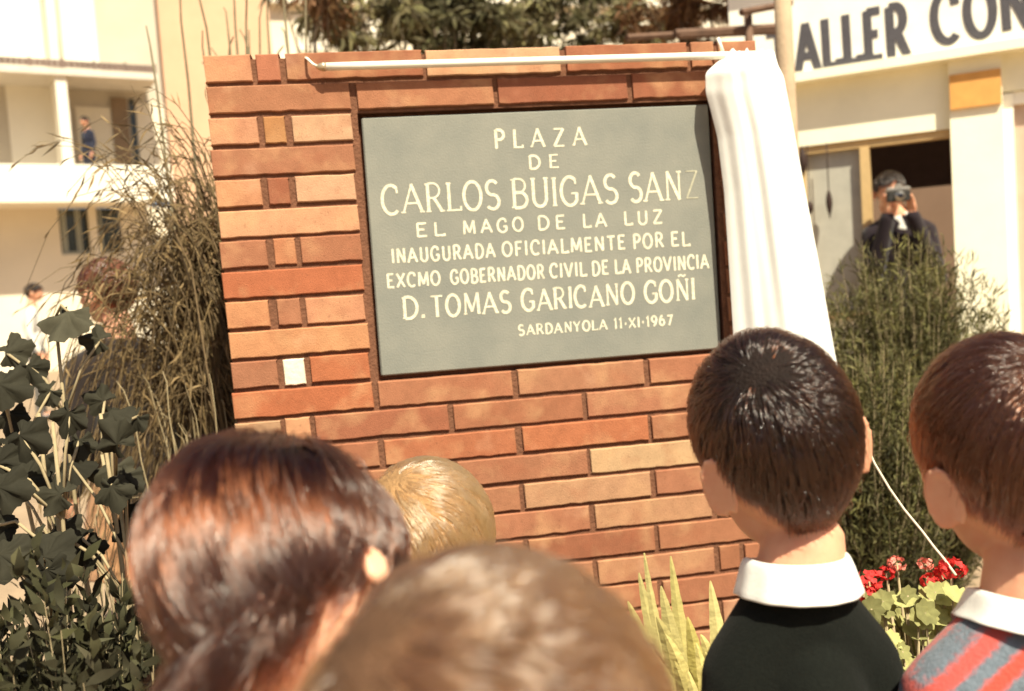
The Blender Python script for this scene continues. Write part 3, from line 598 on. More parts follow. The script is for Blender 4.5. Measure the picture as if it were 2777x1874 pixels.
person('child with tousled light brown hair right in front of the camera', ce, V-R(10), R(6), R(-4), V, 1.0,
       dict(mat=H_mouse, cap=capm('light_brown_scalp_hair', (.10, .05, .026)), crown=(-.35, -.2, .9), comb=(.35, .3, 0), n=22000, clumps=200, vol=.014, seed=11, strays=.04, mess=.16, clump=.9, flare=.008, rad=.00035),
       dict(shirt=M_shirt, collar=M_shirt, shorts=M_navy, shoes=M_shoe), skin=M_skin2)
cb = Pd(962, 1232, 1.12)
person('blond child standing between the girl and the brick wall', cb, V-R(12), R(2), R(6), V, 1.0,
       dict(mat=H_blond, cap=capm('blond_scalp_hair', (.3, .17, .075)), crown=(-.1, -.4, .9), comb=(.7, .2, 0), n=20000, clumps=160, vol=.010, seed=14, mess=.12, rad=.00034),
       dict(shirt=M_shirt, shorts=M_tan, shoes=M_shoe), skin=M_skin2)

# ------------------------------------------------------------------ workshop on the right
def plane_frame(P0, u, n):
    u = v3(u)/np.linalg.norm(u); n = v3(n)/np.linalg.norm(n)
    def hit(px, py, off=0.0):
        r = ray(px, py); q0 = P0+n*off; t = ((q0-CAM) @ n)/(r @ n); q = CAM+r*t; return (q-P0) @ u, q[2]
    to = lambda s_, o_, z_: P0*np.array([1, 1, 0])+u*s_+n*o_+np.array([0, 0, z_])
    return hit, to
M_plaster = mat('cream_plaster', (.93, .88, .67), .9, .10, 1.8, .25, 60, dist=.004)
M_signw = mat('white_sign_board', (.92, .88, .77), .7, .08, 6, .1, 60)
M_sletter = mat('dark_grey_paint', (.075, .07, .08), .7, .2, 30)
M_orange = mat('orange_panel', (.66, .33, .09), .7, .12, 12)
M_yard = mat('yard_wall_brown', (.22, .14, .095), .9, .1, 3); M_dkwood = mat('dark_wood', (.035, .018, .014), .7, .3, 20)
M_frame = mat('ochre_frame', (.55, .38, .18), .6, .1, 20); M_eave = mat('tan_eave', (.36, .23, .14), .85, .2, 8, .3, 40)
M_glass = mat('pane_painted_sky_reflection', (.42, .40, .34), .25, .15, 6, spec=.5)  # pane colour lightened to stand for reflected sky
W0 = P(2430, 711, 6.0); Wu = np.array([.83, -.56, 0]); Wn = np.array([-.56, -.83, 0]); hitW, toW = plane_frame(W0, Wu, Wn)
WS = thing('workshop_building', toW(0, 0, 0), 'cream plastered workshop with a painted sign band and a wide window opening', 'building')
sL, zl0 = hitW(2158, 399); sR, zr0 = hitW(2577, 349); zt = (zl0+zr0)/2; zs0 = .95
sP = hitW(2722, 400)[0]; sig0 = hitW(2160, 214)[1]; sig1 = hitW(2777, 105)[1]; zsg = (sig0+sig1)/2
sA = hitW(2120, 300)[0]-.25; z_top = hitW(2430, 52)[1]
m = MB(); B_ = lambda *a: m.box(*a, fr=toW); sM1x = hitW(2357, 420)[0]
B_(sA, sR, -.25, 0, zt, zsg-.06); B_(sA, sL-.02, -.25, 0, 0, zt); B_(sL-.02, sM1x, -.25, 0, 0, zs0); B_(sR, sP, -.25, .05, 0, zsg-.06); B_(sP, 4.2, -.25, 0, zt+.18, zsg-.06); B_(3.0, 4.2, -.25, 0, 0, zt+.18)
m.build('wall', M_plaster, WS)
m = MB(); B_(sA-.05, 4.3, -.25, .10, zsg, zsg+1.02); m.build('sign_board', M_signw, WS)
m = MB(); B_(sA-.05, 4.3, -.25, .14, zsg-.06, zsg); m.build('ledge', M_plaster, WS)
m = MB(); B_(sA-.25, 4.4, -.35, .35, zsg+1.02, zsg+1.2); m.build('roof', M_eave, WS)
a0, z0_ = hitW(2571, 245, .05); a1, z1_ = hitW(2721, 215, .05); z2_ = hitW(2640, 282, .05)[1]
m = MB(); B_(sR+.004, sP-.006, .052, .075, z2_-.02, z2_+.19); m.build('orange_panel', M_orange, WS)
m = MB(); sM0 = hitW(2331, 420)[0]; sM1 = hitW(2357, 420)[0]
B_(sL, sR, -.12, -.02, zt-.05, zt-.002); B_(sM0, sM1, -.12, -.01, zs0, zt-.05); B_(sL, sL+.05, -.12, -.02, zs0+.04, zt-.05); B_(sL, sM1x, -.14, .03, zs0, zs0+.04)
fo = m.build('window_frame', M_frame, WS)
m = MB(); B_(sL+.05, sM0, -.08, -.07, zs0+.04, zt-.05); m.build('window_pane', M_glass, fo)
m = MB(); B_(sA-2, sR+2, -2.4, -2.3, 0, zt+1.0); m.build('open_yard_wall', M_yard, WS)  # wall of a roofless yard, added behind the opening so sunlight reaches it
m = MB(); B_(sM1-.2, sR+.1, -.75, -.62, zt-.30, zt+.1); m.build('shutter_box', M_dkwood, WS)
sD = hitW(2725, 330)[0]; m = MB(); B_(sP, sP+.06, -.12, -.01, 0, zt+.17); B_(sP+.06, 3.0, -.12, -.02, zt+.1, zt+.176); fo = m.build('door_frame', M_signw, WS)
m = MB(); B_(sP+.06, 3.0, -.10, -.06, 0, zt+.1); m.build('door', mat('beige_door', (.55, .40, .30), .6, .15, 5), fo)
# painted letters on the sign band
def sign_word(txt, pa, pb, pt):
    m = MB(); A, Bq = hitW(*pa, .1), hitW(*pb, .1); C = hitW(*pt, .1); hc = math.hypot(C[0]-A[0], C[1]-A[1])
    word(m, txt, A, Bq, hc, lambda u_, v_, h_: toW(u_, .1+h_, v_), .165, 0, .18, depth=.004, rough=.006, thin=False); m.build('sign_lettering', M_sletter, WS)
sign_word('T', (2085, 212), (2152, 200), (2085, 90)); sign_word('ALLER', (2163, 199), (2464, 148), (2163, 66)); sign_word('CONF', (2536, 120), (2880, 55), (2540, -15))

# man photographing from the window opening, with his camera
mh = P(2412, 512, 5.8); kf = math.atan2(-(CAM-mh)[0], (CAM-mh)[1])
M_suit = fabric('dark_suit', (.02, .014, .018))
Bm0 = rz(kf+R(14))
person('man with dark hair in a dark jacket photographing from the workshop window', mh, kf+R(14), R(-6), R(0), kf+R(20), 1.12,
       dict(mat=H_black, cap=capm('black_scalp_hair', (.014, .008, .006)), n=2500, clumps=150, vol=.008, len=[.01, .015, .03, .05, .06], seed=21, line=[(0, -.8), (45, -.45), (80, .05), (105, -.05), (120, .25), (180, .62)], rad=.0011),
       dict(jacket=M_suit, collar=M_shirt, trousers=M_suit, shoes=M_shoe), lean=(-.07, -.02), pose=dict(w=1.22, neck=1.15, up=.02, arms=[((-.20, .08, 1.18), (-.015, .20, mh[2]-.19)), ((.20, .08, 1.18), (.145, .21, mh[2]-.19))],
       hands=[(Bm0 @ np.array([.15, .15, 1.]), Bm0 @ np.array([.4, -1., 0]), Bm0 @ np.array([1., .25, 0])), (Bm0 @ np.array([-.15, .15, 1.]), Bm0 @ np.array([-.4, -1., 0]), Bm0 @ np.array([-1., .25, 0]))], curl=.75), ground=.12, voxel=.006, bk=.92)
M_camb = mat('camera_leatherette', (.02, .018, .016), .5, .3, 200, .4, 300); M_chrome = mat('camera_chrome', (.5, .48, .44), .3, metal=.9); M_lens = mat('lens_glass', (.01, .01, .015), .05, spec=.8)
Bm = rz(kf+R(14)); cc = mh+Bm @ np.array([0, .20, -.055])
CAMR = thing('photo_camera', cc, 'black and chrome camera held up to the man\'s face', 'camera'); fm = lambda x, y, z: cc+Bm @ np.array([x, y, z])
m = MB(); m.box(-.068, .068, -.02, .02, -.042, .022, fr=fm, bev=.006); m.build('camera_body', M_camb, CAMR)
m = MB(); m.box(-.068, .068, -.02, .02, .0225, .045, fr=fm, bev=.005); m.box(-.02, .02, -.018, .021, .0455, .062, fr=fm, bev=.006); m.build('top_plate', M_chrome, CAMR)
m = MB(); m.tube([fm(0, .019, -.01), fm(0, .035, -.01), fm(0, .036, -.01), fm(0, .058, -.01)], [.028, .028, .024, .024], 18); lo = m.build('lens', M_chrome, CAMR)
m = MB(); m.ell(fm(0, .056, -.01), (.019, .006, .019), Bm, 14, 8); m.build('lens_glass', M_lens, lo)

# ------------------------------------------------------------------ apartment blocks on the left and behind
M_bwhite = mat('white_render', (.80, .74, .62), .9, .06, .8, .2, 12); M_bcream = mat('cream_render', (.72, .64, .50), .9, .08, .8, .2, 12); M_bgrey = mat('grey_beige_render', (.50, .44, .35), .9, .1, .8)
M_peach = mat('peach_render', (.62, .39, .25), .92, .07, 1.2, .3, 9); M_dglass = mat('dark_window_glass', (.03, .035, .028), .1, .3, 2, spec=.6); M_rail = mat('brown_railing', (.16, .11, .09), .6, .3, 3)
M_door = mat('brown_door', (.22, .15, .09), .6, .2, 2); M_conc = mat('balcony_concrete', (.60, .54, .46), .9, .1, 3)
L0 = P(200, 862, 24.0); Lu = np.array([.92, .38, 0]); Ln = np.array([.38, -.92, 0]); hitL, toL = plane_frame(L0, Lu, Ln)
AB = thing('apartment_building', toL(0, 0, 0), 'white apartment building with deep balconies and glazed ground floor at the left', 'building')
hx = lambda px, off=0: hitL(px, 500, off)[0]; hzz = lambda py, off=0: hitL(200, py, off)[1]
OB = 1.5                                             # balcony fronts stand out from the wall by this much
zf1t, zf1b = hzz(446, OB), hzz(547, OB); zf2t, zf2b = hzz(192, OB), hzz(204, OB); zs2 = zf2b-.05; xl, xr = hx(0)-9, hx(462)
m = MB(); B_ = lambda *a: m.box(*a, fr=toL)
zfl = zf1b+.3
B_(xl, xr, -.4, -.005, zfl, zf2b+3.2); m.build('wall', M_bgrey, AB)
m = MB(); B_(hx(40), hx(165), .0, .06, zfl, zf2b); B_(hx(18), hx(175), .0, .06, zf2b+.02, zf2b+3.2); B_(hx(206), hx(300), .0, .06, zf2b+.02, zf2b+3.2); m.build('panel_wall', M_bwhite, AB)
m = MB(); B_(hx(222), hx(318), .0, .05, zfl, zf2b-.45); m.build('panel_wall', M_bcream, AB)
m = MB(); B_(hx(178, OB), hx(208, OB), .065, OB-.1, zfl+.002, zf2b-.002); B_(hx(172, OB), hx(196, OB), .065, OB-.1, zf2b+.16, zf2b+3.2); m.build('fin_wall', M_bwhite, AB)
m = MB(); B_(xl, hx(420, OB), 0.001, OB-.14, zf1b, zfl); B_(xl, hx(470, OB), OB-.138, OB, zf1b, zf1t); m.build('balcony', M_bwhite, AB)
m = MB(); B_(xl, hx(452, OB), 0.001, OB, zf2b, zf2b+.155); m.build('balcony', M_conc, AB)
m = MB()
x0r, x1r = hx(0, OB), hx(450, OB)
for i in range(46):
    a_ = x0r-2+(x1r-x0r+2)*i/46; B_(a_, a_+(x1r-x0r+2)/46*.93, OB-.12, OB-.08, zf2b+.2, zf2b+.37)
for i in range(9): a_ = x0r-2+(x1r-x0r+2)*i/8.01; B_(a_, a_+.04, OB-.13, OB-.07, zf2b+.155, zf2b+.42)
m.build('railing', M_rail, AB)
m = MB(); dz1 = hzz(262); B_(hx(320), hx(362), .05, .10, zfl, dz1); fo = m.build('door', M_door, AB)
m = MB(); B_(hx(370), hx(384), .0, .03, zfl, dz1); m.build('doorway', M_dglass, AB)
m = MB(); B_(hx(386), xr, .0, .06, zfl, zf2b-.3); m.build('panel_wall', M_bcream, AB)
zg = hzz(690)
m = MB(); B_(xl, hx(150), -.3, .0, 0, zf1b); B_(hx(150), xr, -.3, .0, 0, zg); B_(hx(228), hx(250), .0, .25, 0, zf1b); B_(hx(318), xr, -.3, .0, zg, zf1b); m.build('ground_floor_wall', M_bcream, AB)
m = MB(); B_(hx(152), hx(316), -.25, -.2, zg, zf1b); gw = m.build('shop_window', M_dglass, AB)
m = MB()
for px in (156, 164, 196, 204, 262): B_(hx(px), hx(px)+.05, -.19, -.12, zg, zf1b)
B_(hx(152), hx(316), -.19, -.13, zg, zg+.08); m.build('window_frame', mat('grey_green_frame', (.42, .43, .36), .6), gw)
bxp = toL(hx(150, .8), .8, zfl)
m = MB(); m.box(-.32, .32, -.2, .2, .0, .42, fr=lambda x, y, z: bxp+np.array([x, y, z+.10]), bev=.03); 
for sx in (-.26, .26): m.box(sx-.03, sx+.03, -.15, .15, 0, .104, fr=lambda x, y, z: bxp+np.array([x, y, z]))
tag(m.build('storage_box', mat('grey_box', (.30, .26, .22), .8), base=bxp), 'grey box standing on the balcony of the white apartment building', 'box')
# peach block and cream block behind the monument
C0 = P(455, 840, 30.0); hitC, toC = plane_frame(C0, (.97, .2, 0), (.2, -.97, 0))
PB = thing('apartment_building', toC(0, 0, 0), 'plain peach apartment block behind the left edge of the brick wall', 'building')
m = MB(); m.box(hitC(452, 300)[0], hitC(735, 100)[0], -8, 0, 0, 17, fr=toC); m.build('wall', M_peach, PB)
m = MB(); m.box(hitC(452, 300)[0]-.2, hitC(735, 100)[0]+.2, -8.2, .2, 17, 17.3, fr=toC); m.build('roof', M_bcream, PB)
G0 = P(1000, 800, 45.0); hitG, toG = plane_frame(G0, (.99, .1, 0), (.1, -.99, 0))
CB = thing('apartment_building', toG(0, 0, 0), 'far cream apartment block with white window panels behind the trees', 'building')
m = MB(); g0, g1 = hitG(730, 100)[0], hitG(2300, 60)[0]; m.box(g0, g1, -9, 0, 0, 22, fr=toG); m.build('wall', M_bcream, CB)
for zrow in range(6):
    m = MB(); m.box(g0, g1, .002, .5, 2.9+3.1*zrow, 3.15+3.1*zrow, fr=toG); m.build('ledge', M_bwhite, CB)
    for c in range(10):
        a_ = g0+1.2+c*(g1-g0-2.4)/10; m = MB(); m.box(a_, a_+1.5, .001, .06, .8+3.1*zrow, 2.5+3.1*zrow, fr=toG); m.build('window', M_bwhite, CB)
m = MB(); m.box(g0-.3, g1+.3, -9.3, .6, 22, 22.3, fr=toG); m.build('roof', M_bwhite, CB)

# ------------------------------------------------------------------ post and pergola behind the wall
M_post = mat('weathered_post', (.40, .29, .19), .85, .15, 15, .3, 60)
pp = P(2125, 60, 3.9); pb_ = np.array([pp[0], pp[1], 0]); m = MB(); m.tube([pb_, pb_+(0, 0, 1.5), pb_+(0, 0, 3.4)], [.040, .037, .034], 16)
tag(m.build('post', M_post, base=pb_), 'weathered round post rising behind the right end of the brick wall', 'post')
M_beam = mat('brown_beam', (.13, .075, .05), .85, .3, 10, .4, 50)
PE = thing('pergola', P(2000, 700, 5.6)*np.array([1, 1, 0]), 'dark brown wooden pergola with sloping beams behind the post', 'pergola')
for (pa, pb2, r) in [((1830, 92), (2140, 74), .028), ((1840, 98), (2140, 83), .02), ((2010, 34), (2145, 8), .022), ((1700, 102), (1830, 94), .02)]:
    m = MB(); m.tube([P(pa[0], pa[1], 5.5), P(pb2[0], pb2[1], 5.7)], r, 6, smooth=False); m.build('beam', M_beam, PE)
q = P(2028, 40, 5.6); m = MB(); m.tube([np.array([q[0], q[1], 0]), q], .025, 6); m.build('pergola_post', M_beam, PE)

# ------------------------------------------------------------------ plants
def leafmat(name, c, tr=.3, rough=.8, spec=.12): return mat(name, c, rough, .25, 40, tint=True, trans=tr, spec=spec)
M_leafd = leafmat('dark_leaf', (.11, .10, .055)); M_leafo = leafmat('olive_leaf', (.22, .195, .105)); M_bark = mat('grey_brown_bark', (.16, .12, .08), .9, .35, 30, .8, 60)
M_dry = leafmat('dry_brown_leaf', (.17, .095, .05)); M_stalk = mat('pale_stalk', (.33, .26, .15), .8, .25, 60); M_reed = mat('brown_grass', (.14, .098, .052), .75, .3, 30, tint=True, trans=.2)
M_reeds = mat('olive_reed', (.20, .165, .10), .8, .3, 40); M_needle = mat('fine_green_needles', (.092, .084, .034), .75, .3, 12, tint=True, trans=.3); M_big = leafmat('broad_dull_leaf', (.036, .033, .022), .12, .8, .12); M_aloe = mat('yellow_green_aloe', (.58, .50, .20), .55, .25, 25, .25, 80, tint=True, sss=.0, trans=.15)
M_petr = mat('red_petal', (.72, .05, .045), .7, .15, 60, tint=True, trans=.3); M_petp = mat('pink_petal', (.8, .28, .22), .7, .1, 60, tint=True, trans=.3); M_gera = leafmat('geranium_leaf', (.30, .29, .13), .3)
def rdir(): v = rng.normal(size=3); return v/np.linalg.norm(v)
def tree(base, height, crown_c, crown_r, nclump, nleaf, L, W, lm, label, drop=.0, trunk=.07, group='trees behind the brick wall', droop=.3):
    t = thing('tree', base, label, 'tree', group); base = v3(base); cc = v3(crown_c); cr_ = v3(crown_r)
    m = MB(); tops = cc+np.array([0, 0, cr_[2]*.2]); mid = (base+tops)/2+rng.normal(size=3)*.06; pts = [base, base*.6+mid*.4, mid, mid*.4+tops*.6, tops]
    m.tube(pts, [trunk*1.25, trunk, trunk*.85, trunk*.6, trunk*.3], 9)
    cent = []
    for i in range(nclump):
        d = rdir()*rng.random()**.4; c = cc+d*cr_; cent.append(c)
        if i % 2 == 0:
            h = mid*(1-.55)+tops*.55*1.0+(0, 0, rng.uniform(-.25, .1)*cr_[2]); m.tube([h, (h+c)/2+rng.normal(size=3)*.05, c], [trunk*.32, trunk*.2, trunk*.06], 5)
    m.build('trunk', M_bark, t)
    lf = MB()
    for c in cent:
        k = rng.uniform(.55, 1.35); sz = rng.uniform(.10, .2)*cr_.mean()
        for j in range(nleaf):
            d = rdir(); p = c+d*sz*rng.random()**.5*np.array([1.1, 1.1, .8]); dd = d*.7+rdir()*.6+np.array([0, 0, -droop])
            kk = k*rng.uniform(.7, 1.3); lf.leaf(p, dd, rdir(), L*rng.uniform(.6, 1.3), W*rng.uniform(.7, 1.2), .3, (kk, kk*rng.uniform(.92, 1.05), kk*rng.uniform(.8, 1.1)))
    lf.build('crown', lm, t); return t
def G_(px, d, py=800): q = P(px, py, d); return np.array([q[0], q[1], 0])
for (px, d, cy, rx_, rz_, nc, nl, L_, W_, lm_, lab, tr_, dr) in [
 (850, 6.0, -30, .30, .26, 12, 45, .17, .020, M_dry, 'thin drooping dry tree above the left end of the curtain rod', .022, .8),
 (985, 6.8, 10, .40, .42, 20, 60, .17, .034, M_leafo, 'tree with a thick dark straight trunk and long hanging leaves above the curtain rod', .05, .9),
 (1120, 7.6, 50, .40, .36, 24, 80, .11, .032, M_leafo, 'pale olive bushy tree second from the left behind the wall', .04, .4),
 (1240, 7.2, 45, .40, .36, 34, 90, .11, .034, M_leafd, 'darkest leafy tree behind the middle of the brick wall', .05, .4),
 (1370, 8.0, 50, .42, .36, 30, 90, .11, .034, M_leafo, 'olive tree with a dense round crown right of the darkest tree', .05, .4),
 (1490, 8.6, 40, .46, .40, 26, 80, .12, .032, M_leafd, 'sparse dark tree with light gaps between its leaves', .05, .5),
 (1625, 9.4, 0, .50, .42, 20, 60, .13, .030, M_leafd, 'tree on two thin dark stems right of the sparse tree', .03, .5),
 (1720, 8.4, 75, .34, .26, 22, 80, .12, .03, M_leafo, 'low olive bush standing left of the dry brown tree', .03, .5),
 (1850, 7.0, 40, .42, .26, 26, 70, .16, .020, M_dry, 'dry brown shrubby tree beside the post', .035, .7)]:
    tree(G_(px, d), 5, P(px, cy, d), (rx_, rx_, rz_), nc, int(nl*.62), L_, W_, lm_, lab, trunk=tr_, droop=dr)
# two dark stems
# grass stems behind the left end of the wall
def fountain(base, n, top, spread, lean, label, name, m, cat, w=.004, seed=1, low=.15, group=None, hook=1.0, height_var=.35, part='blades', ns=9, leafy=None):
    lv = MB()
    g = np.random.default_rng(seed); t = thing(name, base, label, cat, group); mb = MB(); base = v3(base)
    for i in range(n):
        a = g.uniform(0, 2*math.pi); d = np.array([math.cos(a), math.sin(a), 0])*g.uniform(.2, 1)*spread+v3(lean)*g.uniform(.2, 1.2)
        h = top*g.uniform(1-height_var, 1.05); b0 = base+np.array([g.normal()*.07, g.normal()*.07, 0]); pts = []
        fall = g.uniform(low, 1.0)*hook
        for s in range(ns):
            u = s/(ns-1); z = h*(1-(1-u)**1.7)-fall*h*.42*max(0, u-.5)**1.6*3.2; pts.append(b0+d*u**1.7+np.array([0, 0, z])+g.normal(size=3)*.003)
        k = g.uniform(.5, 1.9); mb.tube(pts, [w*(1-.75*s/(ns-1)) for s in range(ns)], 3, (k, k*.97, k*g.uniform(.8, 1.0)), cap=False)
    if leafy:
        for f0 in range(0, len(mb.v)-3*ns+1, 3*ns):
            for s_ in range(3, ns):
                for r_ in range(2):
                    p = np.array(mb.v[f0+3*s_]); pv = np.array(mb.v[f0+3*(s_-1)]); dd = p-pv
                    if g.random() < .8: kk = g.uniform(.5, 2.2); lv.leaf(pv+dd*g.random(), dd/np.linalg.norm(dd)+g.normal(size=3)*.26+np.array([0, 0, -.25]), rdir(), g.uniform(.03, .07), g.uniform(.003, .0065), .2, (kk, kk*.97, kk*.85))
        lv.build('leaves', leafy, t)
    mb.build(part, m, t); t['kind'] = 'thing'; return t
fountain(PY(735, 1300, .62)*np.array([1, 1, 0]), 600, 1.98, .14, (-.38, -.02, 0), 'tall brown ornamental grass arching over beside the left edge of the wall', 'ornamental_grass', M_reed, 'grass', .0034, 4, .15, hook=1.5, ns=11, leafy=M_reed, height_var=.30)
fountain(PY(560, 1300, .35)*np.array([1, 1, 0]), 26, 1.15, .07, (-.06, 0, 0), 'few straight thin stalks standing at the foot of the ornamental grass', 'stalks', M_stalk, 'stalks', .0035, 5, .0, hook=.1, height_var=.3, part='stems')
fountain(G_(640, 3.2), 13, 2.5, .13, (.03, 0, 0), 'clump of pale reed stems rising behind the top left corner of the wall', 'reed_clump', M_reeds, 'reeds', .010, 9, .0, hook=.15, height_var=.1, part='stems')
fountain(G_(775, 3.4), 8, 2.5, .12, (.0, 0, 0), 'smaller clump of reed stems above the left end of the curtain rod', 'reed_clump', M_reeds, 'reeds', .011, 19, .0, hook=.15, height_var=.1, part='stems')

# feathery bush right of the wall
def bush(base, rx_, hgt, n, label, lm, name='bush', L=.05, W=.004, seed=3, leafn=11):
    g = np.random.default_rng(seed); t = thing(name, base, label, 'bush'); base = v3(base); st = MB(); lf = MB()
    for i in range(n):
        a = g.uniform(0, 2*math.pi); q = math.sqrt(g.random()); ex = np.array([math.cos(a)*q*rx_, math.sin(a)*q*rx_, hgt*(1-.30*q**3)*g.uniform(.55, 1.04)])
        pts = []
        for s_ in range(7): u_ = s_/6; pts.append(base+np.array([ex[0]*u_**.7, ex[1]*u_**.7, ex[2]*u_])+g.normal(size=3)*.006)
        if i % 3 == 0: st.tube(pts, [.0035*(1-.8*s_/6) for s_ in range(7)], 3, cap=False)
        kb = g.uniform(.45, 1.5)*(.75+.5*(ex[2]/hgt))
        for s_ in range(1, 7):
            for r_ in range(leafn):
                p = pts[s_-1]+(pts[s_]-pts[s_-1])*g.random(); dd = (pts[s_]-pts[s_-1]); dd = dd/np.linalg.norm(dd)+g.normal(size=3)*.65; kk = kb*g.uniform(.6, 1.5)
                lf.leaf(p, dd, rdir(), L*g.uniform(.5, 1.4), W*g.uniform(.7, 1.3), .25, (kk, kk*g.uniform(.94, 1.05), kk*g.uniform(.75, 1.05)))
    st.build('stems', M_stalk, t); lf.build('foliage', lm, t); return t
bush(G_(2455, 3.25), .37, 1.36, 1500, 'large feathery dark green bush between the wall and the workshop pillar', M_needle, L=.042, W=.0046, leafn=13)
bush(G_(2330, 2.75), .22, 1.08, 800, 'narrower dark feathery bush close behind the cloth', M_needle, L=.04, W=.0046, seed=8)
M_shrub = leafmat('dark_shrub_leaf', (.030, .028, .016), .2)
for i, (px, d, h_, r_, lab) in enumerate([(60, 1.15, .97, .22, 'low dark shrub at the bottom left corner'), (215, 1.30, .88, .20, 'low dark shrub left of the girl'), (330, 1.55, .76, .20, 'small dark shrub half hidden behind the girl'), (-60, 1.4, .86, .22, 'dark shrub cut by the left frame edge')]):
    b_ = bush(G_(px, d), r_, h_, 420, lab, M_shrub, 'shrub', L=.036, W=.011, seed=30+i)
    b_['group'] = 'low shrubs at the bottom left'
# broad-leaved plant at the left edge
def broad(base, stems, label, seed, lm=M_big, sc_=.78):
    g = np.random.default_rng(seed); t = thing('broad_leaved_plant', base, label, 'plant', 'broad-leaved plants at the left'); base = v3(base); st = MB(); c_fw = -FW
    for (top, leaves) in stems:
        top = v3(top); pts = [base+(top-base)*u_+np.array([.02*math.sin(3*u_+seed), 0, .0]) for u_ in np.linspace(0, 1, 8)]; st.tube(pts, [.006-.003*u_ for u_ in np.linspace(0, 1, 8)], 6)
        for (c, R0, ang, tilt, kk) in leaves:
            c = v3(c); R0 = R0*sc_ # petiole from the nearest point on the stem
            pn = min(pts, key=lambda p: np.linalg.norm(p-c+np.array([0, 0, .08]))); n0 = c_fw*math.cos(tilt)+np.array([0, 0, 1])*math.sin(tilt)+g.normal(size=3)*.12; n0 /= np.linalg.norm(n0)
            e1 = np.cross(n0, np.array([0, 0, 1.])); e1 /= np.linalg.norm(e1); e2 = np.cross(e1, n0); d1 = e1*math.cos(ang)+e2*math.sin(ang); d2 = np.cross(n0, d1)
            root = c-d1*R0*.55; st.tube([pn, (pn+root)/2+np.array([0, 0, .02]), root], .0028, 5)
            lf = MB(); ns_ = 40; vs = [root+n0*.004]
            for ring in (.35, .7, 1.0):
                for q in range(ns_+1):
                    a = R(-152+304*q/ns_); lob = 1+.16*math.cos(5*a)+.05*math.cos(17*a+seed); rr = R0*ring*lob*(.80+.22*math.cos(a))
                    vs.append(root+d1*(rr*math.cos(a)+.12*R0)+d2*rr*math.sin(a)+n0*(.10*R0*math.cos(5*a)*ring-.25*R0*ring**2+g.normal()*.0015))
            fs = [(0, 1+q, 2+q) for q in range(ns_)]+[(1+r*(ns_+1)+q, 1+(r+1)*(ns_+1)+q, 2+(r+1)*(ns_+1)+q, 2+r*(ns_+1)+q) for r in range(2) for q in range(ns_)]
            lf.add(vs, fs, (kk, kk, kk*.98), smooth=True); lf.build('leaf', lm, t)
    st.build('stems', M_stalk, t); return t
LF = lambda x, y, d, r, a, t, k: (Pd(x, y, d), r, R(a), t, k)
broad(G_(180, 1.75), [(Pd(150, 720, 1.75), [LF(140, 735, 1.72, .072, -80, .9, 1.7), LF(40, 790, 1.8, .055, 160, .5, 1.1), LF(75, 850, 1.75, .05, -120, .3, .8), LF(205, 770, 1.78, .045, 10, .4, 1.1)]),
  (Pd(30, 860, 1.7), [LF(30, 880, 1.65, .06, 200, .3, .8), LF(20, 960, 1.7, .05, -90, .2, .6), LF(100, 900, 1.72, .04, -40, .3, 1.0)])], 'broad-leaved plant with the largest pale dull leaf at the upper left', 2)
broad(G_(90, 1.5), [(Pd(90, 960, 1.5), [LF(75, 1000, 1.5, .055, 205, .3, .6), LF(150, 960, 1.5, .045, -70, .2, .7), LF(30, 1110, 1.45, .055, 190, .4, .7), LF(110, 1120, 1.5, .05, 10, .4, .9), LF(10, 1030, 1.5, .045, 120, .3, .6), LF(180, 1020, 1.55, .04, -90, .2, .8)]),
  (Pd(60, 1230, 1.45), [LF(30, 1270, 1.42, .055, 200, .4, .9), LF(110, 1330, 1.35, .058, -95, .1, .55), LF(10, 1190, 1.5, .04, 170, .2, .7)])], 'broad-leaved plant with small dark lobed leaves at the left edge', 5)
broad(G_(300, 1.75), [(Pd(245, 1030, 1.75), [LF(250, 1090, 1.7, .065, -80, .5, 1.3), LF(290, 1165, 1.72, .05, -60, .1, .5), LF(215, 905, 1.8, .045, 20, .3, .9), LF(300, 960, 1.8, .04, -50, .3, .8)])], 'broad-leaved plant with bluish leaves in front of the dark jacket', 7)
gx = np.random.default_rng(41)
for (pn_, sx, sd_) in [('darkest broad-leaved plant low at the left edge', 60, 11), ('broad-leaved plant with scattered small leaves left of the girl', 210, 12)]:
    lv_ = [LF(gx.uniform(sx-75, sx+75), gx.uniform(930, 1330), gx.uniform(1.4, 1.7), gx.uniform(.032, .060), gx.uniform(-180, 180), gx.uniform(.0, .9), gx.uniform(.45, 1.0)) for _ in range(9)]
    broad(G_(sx*DS, 1.58), [(Pd(sx, 940, 1.58), lv_[:5]), (Pd(sx+35, 1080, 1.55), lv_[5:])], pn_, sd_)
fountain(G_(230, 1.9), 60, .95, .16, (0, 0, 0), 'loose tuft of thin dry stalks between the broad leaves and the girl', 'dry_tuft', M_stalk, 'dry grass', .0028, 15, .0, hook=.3, height_var=.4, part='stems')

